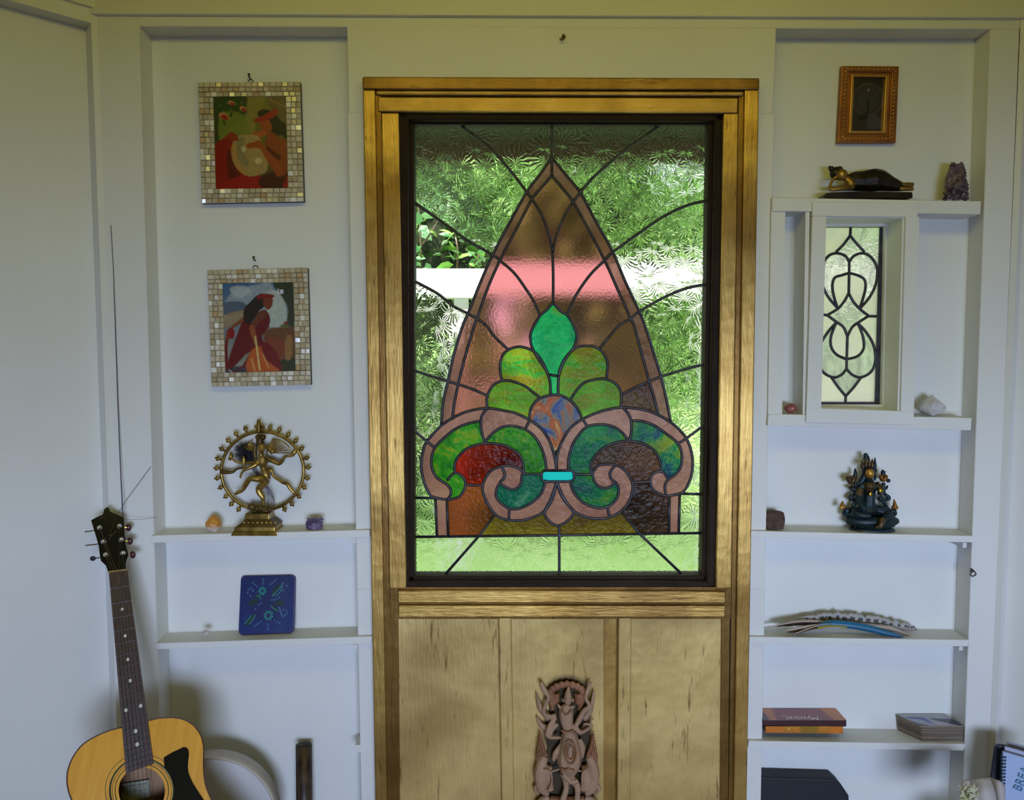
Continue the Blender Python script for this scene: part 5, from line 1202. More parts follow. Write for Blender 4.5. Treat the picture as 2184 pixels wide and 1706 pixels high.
    bm = NB(); prism(bm, [Q(*nk(0, 0), .005), Q(*nk(0, 1), .005), Q(*nk(1, 1), .005), Q(*nk(1, 0), .005)], -n * .005); fb = mod_bevel(obj('fretboard', bm, M['rosewood'], t), .0008, 1)
    bm = NB(); a0, a1 = nk(0, 0), nk(0, 1); b0, b1 = nk(.78, 0), nk(.78, 1)
    prism(bm, [Q(*a0, 0), Q(*(a0 * .8 + a1 * .2), -.018), Q(*(a0 * .2 + a1 * .8), -.018), Q(*a1, 0)], Q(*b0, 0) - Q(*a0, 0)); obj('neck', bm, M['mahog'], t)
    frac = lambda k: (1 - 2 ** (-k / 12)) / .70
    for k in range(1, 21):
        f = frac(k); bm = NB(); tube(bm, [Q(*nk(f, .01), .0055), Q(*nk(f, .99), .0055)], .0009, 5); obj('fret', bm, M['steel'], fb)
    for k in (3, 5, 7, 9, 12, 15, 17):
        f = (frac(k) + frac(k - 1)) / 2
        for s in ((.22, .8) if k == 12 else (.5,)):
            bm = NB(); c = Q(*nk(f, s), .0052); e = (Q(*nk(f, s + .08), .0052) - c).length
            lathe(bm, [(e, 0), (e, .0006)], (0, 0, 0), 14); bmesh.ops.transform(bm, matrix=Matrix.Translation(c) @ n.to_track_quat('Z', 'Y').to_matrix().to_4x4(), verts=bm.verts); obj('fret_marker', bm, M['pearl'], fb)
    bm = NB(); tube(bm, [Q(*nk(-.004, 0), .0065), Q(*nk(-.004, 1), .0065)], .0022, 6); obj('nut', bm, M['bone'], fb)
    hs = [(231, 1221), (226, 1206), (215, 1196), (213, 1186), (210, 1163), (203, 1139), (194, 1109), (205, 1103), (219, 1097), (222, 1085), (230, 1080), (236, 1091), (250, 1097), (264, 1103), (265, 1120), (266, 1140), (268, 1160), (274, 1184), (269, 1198), (268, 1208), (272, 1216)]
    bm = NB(); prism(bm, [Q(x, y, .003) for x, y in hs], -n * .016); mod_bevel(obj('headstock', bm, M['gloss'], t), .0012, 2)
    bm = NB(); tube(bm, crom([Q(x, y, .0034) for x, y in ((246, 1104), (243, 1114), (238, 1128), (233, 1142), (242, 1138), (248, 1132), (240, 1140), (232, 1150))], 4), .0010, 5); tube(bm, crom([Q(x, y, .0034) for x, y in ((214, 1106), (220, 1104), (224, 1108), (230, 1110))], 4), .0006, 5)
    obj('gold_emblem', bm, mat('dull_gold_inlay', (.07, .045, .012), .4, .6), COL.objects['headstock'])
    posts = [(213, 1125), (254, 1122), (221, 1155), (258, 1151), (226, 1183), (262, 1180)]
    kn = [(182, 1134, 202, 1131), (274, 1125, 264, 1125), (184, 1163, 209, 1160), (277, 1154, 267, 1154), (198, 1191, 213, 1189), (283, 1183, 272, 1183)]
    for i, ((x, y), (kx, ky, sx_, sy_)) in enumerate(zip(posts, kn)):
        bm = NB(); c = Q(x, y, .003); Rm = Matrix.Translation(c) @ n.to_track_quat('Z', 'Y').to_matrix().to_4x4()
        lathe(bm, [(.0062, 0), (.0062, .0015), (.0030, .002), (.0030, .008), (.0036, .009), (.002, .0098)], (0, 0, 0), 16); bmesh.ops.transform(bm, matrix=Rm, verts=bm.verts)
        post = obj('tuning_post', bm, M['chrome'], t, True)
        bm = NB(); tube(bm, [Q(sx_, sy_, -.008), Q(kx, ky, -.010)], .0016, 6); o = obj('tuner_shaft', bm, M['chrome'], t)
        if i in (0, 2):
            bm = NB()
            for j in range(4): ball(bm, Q(kx + j * 4, ky - j * .5, -.010), .0018, seg=6)
            tube(bm, [Q(kx - 1, ky, -.010), Q(kx + 15, ky - 2, -.010)], .0012, 5); obj('tuner_stub', bm, M['steel'], o)
        else:
            bm = NB(); R_ = (Q(kx + 1, ky, -.01) - Q(kx, ky, -.01)).length
            ball(bm, Q(kx, ky, -.012), 7 * R_, 5 * R_, 9 * R_ if i != 4 else 6 * R_); obj('tuner_knob', bm, M['navy'] if i == 4 else M['knob'], o, True)
    for i in range(6):
        s = .12 + .76 * i / 5; a = nk(0, s); b = nk(1, s); br = Q(322 + (s - .5) * 72, 1886, .012)
        pst = posts[[4, 2, 0, 1, 3, 5][i]]
        bm = NB(); tube(bm, [Q(*pst, .009), Q(*a, .0085), Q(*b, .011), br], .00055 if i < 3 else .0004, 4); obj('string', bm, M['steel'], t)
    bm = NB(); prism(bm, [Q(250, 1880, 0), Q(395, 1868, 0), (Q(396, 1892, 0)), Q(251, 1904, 0)], n * .009); mod_bevel(obj('bridge', bm, M['rosewood'], t), .002, 2)
    bm = NB()                                           # loose string ends sticking out of the head
    tube(bm, [Q(252, 1095, .004), at(268, 1068, -.02), at(321, 996, -.012)], .0006, 4)
    tube(bm, [Q(264, 1107, .004), at(300, 1108, -.02), at(335, 1104, -.012)], .0004, 4)
    obj('loose_string_end', bm, M['steel'], t)
guitar()
bm = NB(); tube(bm, [at(x, y, -.006 - .022 * max(0, (y - 900) / 210)) for x, y in ((236, 480), (241, 560), (246, 700), (251, 850), (257, 1000), (262, 1100))], [.0006, .0007, .0009, .0011, .0012, .0014], 6)
tag(obj('hanging_thread', bm, M['purplewire'], origin=at(262, 1100, -.028)), 'thin purple thread hanging down the white post to the guitar head', 'thread')

# white round drum standing behind the guitar
M['skin'] = mat('white_drum_skin', (.50, .50, .52), .5, col2=(.58, .57, .58), scale=7); M['rimb'] = mat('beige_drum_rim', (.46, .40, .34), .5)
def drum():
    n = Vector((.10, -1, .10)).normalized(); c = at(446, 1758, -.085); R_ = at(446 + 143, 1758, -.085).x - c.x
    fz = c.z - R_ * 1.0
    t = thing('frame_drum', (c.x, c.y, fz), 'round white drum with beige rim standing behind the guitar', 'drum')
    Mx = Matrix.Translation(c) @ n.to_track_quat('Z', 'Y').to_matrix().to_4x4()
    bm = NB(); lathe(bm, [(R_ * .96, 0), (R_ * .96, .003)], (0, 0, 0), 64); bmesh.ops.transform(bm, matrix=Mx, verts=bm.verts); obj('drum_skin', bm, M['skin'], t)
    bm = NB(); ring = [(R_ * .955, .000), (R_ * .96, .004), (R_ * .98, .006), (R_, .003), (R_, -.04), (R_ * .95, -.04)]
    rs = [[bm.verts.new((r * math.cos(2 * PI * k / 72), r * math.sin(2 * PI * k / 72), h)) for k in range(72)] for r, h in ring]
    for i in range(len(rs)):
        for k in range(72): bm.faces.new((rs[i][k], rs[i][(k + 1) % 72], rs[(i + 1) % len(rs)][(k + 1) % 72], rs[(i + 1) % len(rs)][k]))
    bmesh.ops.transform(bm, matrix=Mx, verts=bm.verts); bmesh.ops.recalc_face_normals(bm, faces=bm.faces); obj('drum_rim', bm, M['rimb'], t, True)
    bm = NB(); box(bm, c.x - .16, c.x + .16, c.y - .04, c.y + .07, 0, fz - .003)
    tag(obj('low_stool', bm, M['mahog'], origin=(c.x, c.y, 0)), 'low dark wooden stool under the round white drum', 'stool')
drum()
# dark tube in the niche
M['tube'] = mat('dark_mottled_bronze_tube', (.022, .013, .010), .4, .35, col2=(.10, .062, .035), scale=16, stretch=(3, 3, 1), bs=.3, bscale=60)
bm = NB(); tp = at(648, 1588, .022); bt = at(655, YF - 20, -.02); r = at(665, 1588, .022).x - tp.x
bt.z = 0; tube(bm, [bt, bt.lerp(tp, .5), tp], r, 32, 1, False)
tube(bm, [tp, tp.lerp(bt, .12), tp.lerp(bt, .3)], [r * .86, r * .86, r * .86], 32, 1, False)
a = list(bm.verts); 
bm.verts.ensure_lookup_table(); o0 = [bm.verts[64 + k] for k in range(32)]; i0 = [bm.verts[96 + k] for k in range(32)]
for k in range(32): bm.faces.new((o0[k], o0[(k + 1) % 32], i0[(k + 1) % 32], i0[k]))
tag(obj('tall_tube', bm, M['tube'], origin=bt, smooth=True), 'tall dark mottled tube with an open top standing in the niche', 'tube')

# ================================================================ feathers on the shelf
M['feather'] = vcol_mat('feather_barbs', .55)
def feather(name, label, spine, wu, wl, cu, cl, Y, quill=(.55, .45, .38), band=None, n=60, cup=.010, rag=.15):
    sp = crom([Vector((a, b)) for a, b in spine], 14); N = len(sp); rr = random.Random(len(label))
    base = at(*spine[len(spine) // 2], Y); bm = NB(); pts = []
    t = thing(name, at(*spine[-1], Y), label, 'feather', 'feathers on the shelf')
    for i, p_ in enumerate(sp): pts.append(at(p_.x, p_.y, Y - .004))
    tube(bm, pts, [.0012 * (1 - .8 * i / N) for i in range(N)], 5); L = bm.loops.layers.float_color.new('Col')
    for f in bm.faces:
        for l in f.loops: l[L] = (*quill, 1)
    obj('shaft', bm, M['feather'], t, True)
    for s, w, cc, nm in ((-1, wu, cu, 'upper_vane'), (1, wl, cl, 'lower_vane')):
        if w is None: continue
        bm = NB(); L = bm.loops.layers.float_color.new('Col'); rows = []
        for i in range(N):
            f = i / (N - 1); ww = float(np.interp(f, [a for a, _ in w], [b for _, b in w])) * (1 + rag * (noise.noise(Vector((i * .35, s, len(label)))) ))
            e = sp[i] + Vector((2.5, s * ww)); row = []
            for k in range(6):
                g = k / 5; q = sp[i].lerp(e, g); row.append(bm.verts.new(at(q.x, q.y, Y - .0035 + cup * g * g)))
            rows.append(row)
        for i in range(N - 1):
            for k in range(5):
                fc = bm.faces.new((rows[i][k], rows[i + 1][k], rows[i + 1][k + 1], rows[i][k + 1])); f = i / N
                c = cc(f, (k + .5) / 5, rr)
                for l in fc.loops: l[L] = (*c, 1)
        o = obj(nm, bm, M['feather'], t, True); sm = o.modifiers.new('thick', 'SOLIDIFY'); sm.thickness = .0005
fx = lambda u, v: (1630 + u / 6.424, 1295 + v / 6.424)
bl = lambda f, g, r: tuple(c * (1 + .25 * (r.random() - .5)) for c in ((.005, .11, .20) if f < .45 else (.004, .14, .30)))
feather('feather', 'blue macaw feather with a yellow underside lying on the shelf', [fx(420, 365), fx(560, 310), fx(700, 262), fx(830, 232), fx(1000, 235), fx(1250, 262), fx(1500, 310), fx(1700, 360), fx(1900, 398)],
        [(0, 4), (.22, 5), (.30, 5), (.45, 9), (.7, 8), (.9, 5), (1, 0)], [(0, 1), (.2, 3), (.3, 7), (.5, 6), (.8, 7), (.95, 3), (1, 0)],
        lambda f, g, r: (.30, .22, .15) if f < .28 else bl(f, g, r), lambda f, g, r: (.06, .025, .012) if f < .26 else ((.50, .38, .02) if f < .55 and g > .35 else bl(f, g, r)), -.004)
gr = lambda f, g, r: ((.05, .045, .045) if (g > .25 and g < .62 and (int(f * 46) % 2 == 0 or r.random() < .2)) else tuple(c * r.uniform(.85, 1.1) for c in (.36, .34, .34)))
feather('feather', 'long grey feather with a dark barred edge lying behind the blue one', [fx(40, 262), fx(250, 245), fx(420, 215), fx(700, 190), fx(1000, 195), fx(1300, 215), fx(1600, 245), fx(1900, 285), fx(2090, 310)],
        [(0, 0), (.1, 3), (.2, 8), (.35, 14), (.5, 19), (.7, 18), (.85, 13), (.95, 8), (1, 0)], [(0, 1), (.3, 3), (.6, 7), (.9, 5), (1, 0)], gr, lambda f, g, r: (.30, .24, .20), .030, cup=.004, rag=.5)
feather('feather', 'cream and dark brown striped feather poking out at the quill end', [fx(160, 250), fx(280, 225), fx(400, 205), fx(540, 192), fx(700, 195), fx(860, 205)],
        [(0, 1), (.3, 5), (.8, 4), (1, 0)], [(0, 2), (.3, 7), (.7, 9), (1, 2)], lambda f, g, r: (.42, .33, .26), lambda f, g, r: (.40, .31, .24) if g < .3 else (.035, .015, .008), .012)
feather('feather', 'brown feather with a pale shaft under the blue one', [fx(290, 322), fx(400, 290), fx(520, 265), fx(650, 245), fx(800, 232), fx(900, 235)],
        [(0, 1), (.3, 3), (1, 1)], [(0, 3), (.2, 9), (.5, 10), (1, 3)], lambda f, g, r: (.45, .37, .28), lambda f, g, r: (.42, .34, .26) if g < .35 else (.09, .045, .02), .002)
feather('feather', 'dull beige feather tip reaching past the blue one', [fx(1250, 235), fx(1500, 262), fx(1750, 300), fx(1980, 382)],
        [(0, 4), (.6, 7), (.9, 4), (1, 0)], [(0, 3), (.6, 6), (.9, 3), (1, 0)], lambda f, g, r: (.38, .34, .30), lambda f, g, r: (.36, .27, .18), .010)

# ================================================================ books, cards, case, notebooks
M['maroon'] = mat('dark_maroon_cover', (.045, .007, .010), .4); M['pages'] = mat('page_edges', (.30, .24, .19), .7, col2=(.42, .35, .28), scale=30, stretch=(1, 1, 30))
def slab_thing(name, label, cat, tl, tr, br, bl_, ylo, Yf, Yb_, paint, side, front=None, extra=None):
    """front top edge tl..tr and bottom edge bl..br in pixels on plane Yf; top goes back to Yb_"""
    t = thing(name, at(*bl_, Yf), label, cat)
    A, B, C_, D = at(*tl, Yf), at(*tr, Yf), at(*br, Yf), at(*bl_, Yf)
    A.z = B.z = (A.z + B.z) / 2; dy = Vector((0, Yb_ - Yf, 0))
    bm = NB(); prism(bm, [A, B, C_, D], dy); o = obj('cover' if not extra else extra, bm, side, t); mod_bevel(o, .0012, 2)
    return t, A, B, C_, D, dy
fz = lambda u, v: (1620 + u / 10.92, 1505 + v / 10.92)
t, A, B, C_, D, dy = slab_thing('book', 'flat book with a glossy yellow orange spine lying under the dark red one', 'book', fz(140, 470), fz(1945, 480), fz(1945, 645), fz(135, 628), 0, .0, .055, None, M['maroon'], extra='book_block')
p = Paint(160, 16, (190, 120, 30)); p.grad((200, 135, 40), (180, 105, 25)); p.ell(.56, .5, .12, 1, (125, 105, 20), 6, .7); p.ell(.1, .5, .12, .8, (205, 110, 40), 5, .6); p.ell(.9, .5, .08, 1, (215, 120, 35), 5, .7); p.ell(.30, .4, .01, .15, (240, 200, 130), 1, .9); p.mottle(.12, 4); e = Vector((0, -.0006, 0))
p.mesh('spine_picture', A + e, B + e, C_ + e, D + e, M['print'], t)
t2, A2, B2, C2, D2, dy2 = slab_thing('book', 'dark red boxed book with upside down white lettering, on top of the other', 'book', fz(95, 330), fz(2025, 355), fz(2025, 490), fz(95, 462), 0, -.006, .058, None, M['maroon'], extra='box_cover')
dz = B.z - C2.z; 
for o_ in [t2] : o_.location.z += 0
p = Paint(220, 60, (128, 42, 46)); p.poly([(-.1, -.1), (.2, -.1), (.16, 1.1), (-.1, 1.1)], (190, 105, 40), 8, .9, False); p.poly([(.80, -.1), (1.1, -.1), (1.1, 1.1), (.86, 1.1)], (195, 110, 30), 12, .95, False)
p.poly([(-.1, -.2), (.04, -.2), (.07, .5), (.08, 1.1), (-.1, 1.1)], (60, 18, 30), 2, 1, False); p.line([(.25, .02), (.75, .02)], .02, (92, 35, 105), .7, 3)
p.line([(.25, .62), (.32, .60)], .006, (235, 190, 190), .8); p.mottle(.08, 5)
UZ = Vector((0, 0, .0005)); top = [A2 + dy2 + UZ, B2 + dy2 + UZ, B2 + UZ, A2 + UZ]
p.mesh('cover_picture', *top, M['print'], t2)
def text(s, origin, ux, uy, h, m, parent, name='lettering', slant=0, ext=.0003):
    c = bpy.data.curves.new(name, 'FONT'); c.body = s; c.size = h; c.shear = slant; c.extrude = ext; c.resolution_u = 3
    o = bpy.data.objects.new(name, c); COL.objects.link(o); bpy.context.view_layer.update()
    me = bpy.data.meshes.new_from_object(o.evaluated_get(bpy.context.evaluated_depsgraph_get())); bpy.data.objects.remove(o)
    ux = ux.normalized(); uy = (uy - ux * uy.dot(ux)).normalized(); uz = ux.cross(uy)
    R = Matrix((ux, uy, uz)).transposed().to_4x4(); me.transform(Matrix.Translation(Vector(origin) - wloc(parent)) @ R)
    me.materials.clear(); me.materials.append(m); q = bpy.data.objects.new(name, me); COL.objects.link(q); q.parent = parent; return q
M['ink_white'] = mat('white_lettering', (.70, .62, .62), .4); M['ink_dim'] = mat('dim_lettering', (.16, .07, .08), .5); M['ink_blue'] = mat('teal_blue_lettering', (.02, .16, .28), .5)
P1_ = A2 + (B2 - A2) * .70 + dy2 * .30 + UZ * 2
text('Mystical', P1_, Vector((-1, 0, 0)), Vector((0, -1, 0)), .026, M['ink_white'], t2, 'title_lettering', .3)
e = Vector((0, -.0004, 0)); text('THE ORACLE CARDS', A2 + (B2 - A2) * .42 + Vector((0, 0, -.0075)) + e, Vector((1, 0, 0)), Vector((0, 0, 1)), .0042, M['ink_dim'], t2, 'side_lettering')
bpy.data.objects.remove(COL.objects['side_lettering'])

# stack of cards: loose cards turned a little against each other
def cards():
    f = lambda u, v: (1920 + u / 13.65, 1500 + v / 13.65)
    c0 = at(*f(640, 1105), .0); c1 = at(*f(1830, 1110), .0)
    zt = at(*f(580, 640), .0).z; z0 = at(*f(640, 1110), .0).z
    t = thing('card_stack', (c0.x, 0, z0), 'thick stack of worn cards with a blue and white picture on top', 'cards')
    n_ = 16; rr = random.Random(4); h = (zt - z0) / n_
    M['cardedge'] = [mat('worn_card_edge_%d' % k, c, .7, col2=tuple(x * .6 for x in c), scale=30, stretch=(1, 1, 40)) for k, c in enumerate(((.22, .17, .13), (.30, .24, .18), (.16, .12, .09)))]
    bm = None
    for k in range(n_):
        sh = (k / n_) * -.006 + rr.uniform(-.0015, .0015); z = z0 + k * h
        X0_, X1_ = c0.x + sh, c1.x + sh * .3; bk = Vector((-.034, .055, 0))
        bm = NB(); a = Vector((X0_, .0 + rr.uniform(-.001, .001), z)); b = Vector((X1_, .0, z)); prism(bm, [a, b, b + Vector((-.012, .055, 0)), a + bk], Vector((0, 0, h * .82)))
        obj('card', bm, M['cardedge'][rr.randrange(3)], t)
    z = z0 + n_ * h; X0_, X1_ = c0.x - .008, c1.x - .002
    p = Paint(110, 60, (150, 155, 175)); p.poly([(0, 0), (1, 0), (1, .35), (0, .3)], (150, 158, 165), 2, 1, False); p.poly([(.05, .3), (.4, .32), (.42, .55), (.3, .5), (.1, .42)], (50, 70, 150), 3); p.poly([(.32, .35), (.42, .38), (.44, .9), (.36, .9)], (30, 70, 150), 2); p.poly([(.5, .42), (.75, .42), (1, .5), (1, 1), (.9, 1), (.7, .75)], (34, 28, 62), 1); p.poly([(.45, .6), (.7, .8), (.85, 1), (.4, 1)], (170, 160, 180), 3, .8)
    p.poly([(0, .6), (.08, .8), (.2, 1), (0, 1)], (70, 40, 60), 2); p.mottle(.12, 3)
    a = Vector((X0_, -.001, z + .0002)); b = Vector((X1_, -.001, z + .0002))
    p.mesh('top_picture', a + Vector((-.034, .058, .002)), b + Vector((-.014, .058, .002)), b, a, M['print'], t)
cards()
# black case in the lowest compartment
bm = NB(); cs = [(1560, 1657), (1782, 1662), (1795, 1674), (1811, 1698), (1813, 1812), (1560, 1812)]
prism(bm, [at(x, y, .012) for x, y in cs if x > 1600] + [at(1608, 1812, .012), at(1612, 1657, .012)][0:2], Vector((0, .044, 0)))
M['caseblack'] = mat('black_case_cloth', (.008, .009, .014), .6, bs=.2, scale=40)
tag(mod_bevel(obj('black_case', bm, M['caseblack'], origin=at(1700, 1812, .012)), .004, 3), 'flat black case with a cut corner in the lowest compartment', 'case')
# notebooks against the slanting wall, a cloth and dried flowers before them, all on a low table
M['cover'] = mat('pale_blue_notebook_cover', (.33, .42, .68), .5); M['cover2'] = mat('pale_lilac_paper', (.38, .39, .56), .5); M['folder'] = mat('dark_violet_folder', (.008, .006, .035), .5)
def nb(name, label, pts, Y, th, m, cat='notebook', slope=.35):
    p0 = at(*pts[0], Y); nn = Vector((-slope, -1, .12)).normalized()
    W = [at_plane(x, y, p0, nn) for x, y in pts]; low = min(W, key=lambda v: v.z)
    t = thing(name, low, label, cat); bm = NB(); prism(bm, W, -nn * th); mod_bevel(obj('cover', bm, m, t), .002, 2); return t, p0, nn
TB = 1850
nb('folder', 'dark violet folder standing behind the white notebooks', [(2122, 1594), (2128, 1588), (2146, 1590), (2212, 1608), (2212, TB), (2107, TB), (2113, 1660)], -.10, .010, M['folder'], 'folder')
nb('notebook', 'pale lilac notebook, rearmost of the three by the wall', [(2149, 1582), (2216, 1600), (2216, TB), (2146, TB)], -.085, .008, M['cover2'])
nb('notebook', 'pale lilac notebook just behind the spiral bound one', [(2143, 1592), (2216, 1612), (2216, TB), (2138, TB)], -.115, .008, M['cover2'])
t, p0, nn = nb('notebook', 'light blue spiral bound notebook with slanting capital lettering', [(2139, 1603), (2216, 1625), (2216, TB), (2134, TB)], -.13, .010, M['cover'])
bm = NB()
for k in range(26):
    y = 1612 + k * 7.0; x = 2139.5 - k * .28; c = at_plane(x, y, p0, nn)
    ring = [c + Vector((math.cos(a) * .0052, math.sin(a) * .0055 - .001, math.sin(a) * .0012)) for a in [2 * PI * j / 10 for j in range(11)]]; tube(bm, ring, .0011, 5, cap=False)
tag(obj('wire_spiral', bm, mat('dark_teal_wire', (.01, .05, .07), .35, .5), t), None)
ux = at_plane(2184, 1655, p0, nn) - at_plane(2172, 1686, p0, nn)
text('BREA', at_plane(2178, 1690, p0 + nn * .002, nn), ux, nn.cross(ux) * 1, .026, M['ink_blue'], t)
tz = min(v for v in [wloc(o_).z for o_ in COL.objects if o_.type == 'EMPTY' and (o_.name.startswith('notebook') or o_.name.startswith('folder'))]) - .004
bm = NB(); box(bm, .84, 1.20, -.36, -.02, tz - .03, tz); box(bm, .86, .89, -.34, -.31, 0, tz - .03); box(bm, 1.15, 1.18, -.34, -.31, 0, tz - .03); box(bm, .86, .89, -.06, -.03, 0, tz - .03); box(bm, 1.15, 1.18, -.06, -.03, 0, tz - .03)
tag(obj('side_table', bm, M['mahog'], origin=(1.0, -.2, 0)), 'low dark side table under the notebooks and the cloth', 'table')
M['cloth'] = mat('beige_cloth', (.42, .37, .34), .8, col2=(.50, .46, .44), scale=12, bs=.2, bscale=200)
bm = NB(); gx = 34; gy = 20; rows = []                  # crumpled cloth draped over a small basket
prof = [(2052, 1664), (2070, 1661), (2095, 1660), (2115, 1660), (2130, 1665), (2140, 1680), (2137, 1700), (2128, 1730)]
pc = crom([Vector(a) for a in prof], 5)
for i, q in enumerate(pc):
    row = []
    for k in range(gy):
        g = k / (gy - 1); p_ = q.lerp(Vector((q.x - 4 + 4 * math.sin(i * .5), 1790)), g)
        fold = .010 * math.sin(i * .55 - g * 7) + .006 * math.sin(g * 11 + i * .2)
        row.append(bm.verts.new(at(p_.x, p_.y, -.19 + fold - .06 * g)))
    rows.append(row)
for i in range(len(rows) - 1):
    for k in range(gy - 1): bm.faces.new((rows[i][k], rows[i + 1][k], rows[i + 1][k + 1], rows[i][k + 1]))
o = obj('draped_cloth', bm, M['cloth'], origin=at(2095, 1790, -.25), smooth=True); o.modifiers.new('t', 'SOLIDIFY').thickness = .004
tag(o, 'crumpled beige cloth in front of the dark violet folder', 'cloth')
bm = NB(); c = at(2095, 1760, -.16); lathe(bm, [(.030, tz - c.z), (.034, tz - c.z + .02), (.030, -.03)], c, 20); tag(obj('small_basket', bm, M['rimb'], origin=(c.x, c.y, tz)), 'small basket hidden under the crumpled beige cloth', 'basket')
M['straw'] = mat('pale_yellow_dried_petals', (.42, .40, .20), .7, col2=(.55, .53, .36), scale=40)
bm = NB(); rr = random.Random(3)
for _ in range(70):
    x = rr.gauss(2066, 9); y = rr.uniform(1678, 1712); c = at(x, y, -.26 + rr.uniform(-.015, .01)); a = rr.uniform(0, 2 * PI); d_ = Vector((math.cos(a), rr.uniform(-.4, .4), math.sin(a))) * .009
    tube(bm, [c - d_ * .5, c + Vector((0, -.002, .001)), c + d_], [.0008, .0030, .0006], 5, .5)
tube(bm, [at(2050, 1686, -.27), at(2062, 1712, -.275), at(2075, 1800, -.27)], .0035, 6); tube(bm, [at(2070, 1700, -.26), at(2072, 1812, -.26)], .003, 6)
o = tag(obj('dried_flower', bm, M['straw'], origin=at(2072, 1812, -.26)), 'pale yellow dried flower in front of the beige cloth', 'flower')
# brass hook in the post and the nail over the window
for px, py, lb in ((1201, 80, 'small rusty hook in the beam over the stained glass'), (2072, 1218, 'small metal latch on the white post beside the empty compartment')):
    bm = NB(); c = at(px, py, -.002); tube(bm, crom([c + Vector((0, .004, .006)), c + Vector((0, -.008, .004)), c + Vector((.004, -.012, -.004)), c + Vector((-.004, -.010, -.010)), c + Vector((-.008, -.006, -.004))], 4), .0016, 6); ball(bm, c, .0045, .003, .0045)
    tag(obj('wall_hook', bm, M['steel'] if px > 2000 else M['bronzedark'], origin=c), lb, 'hook')

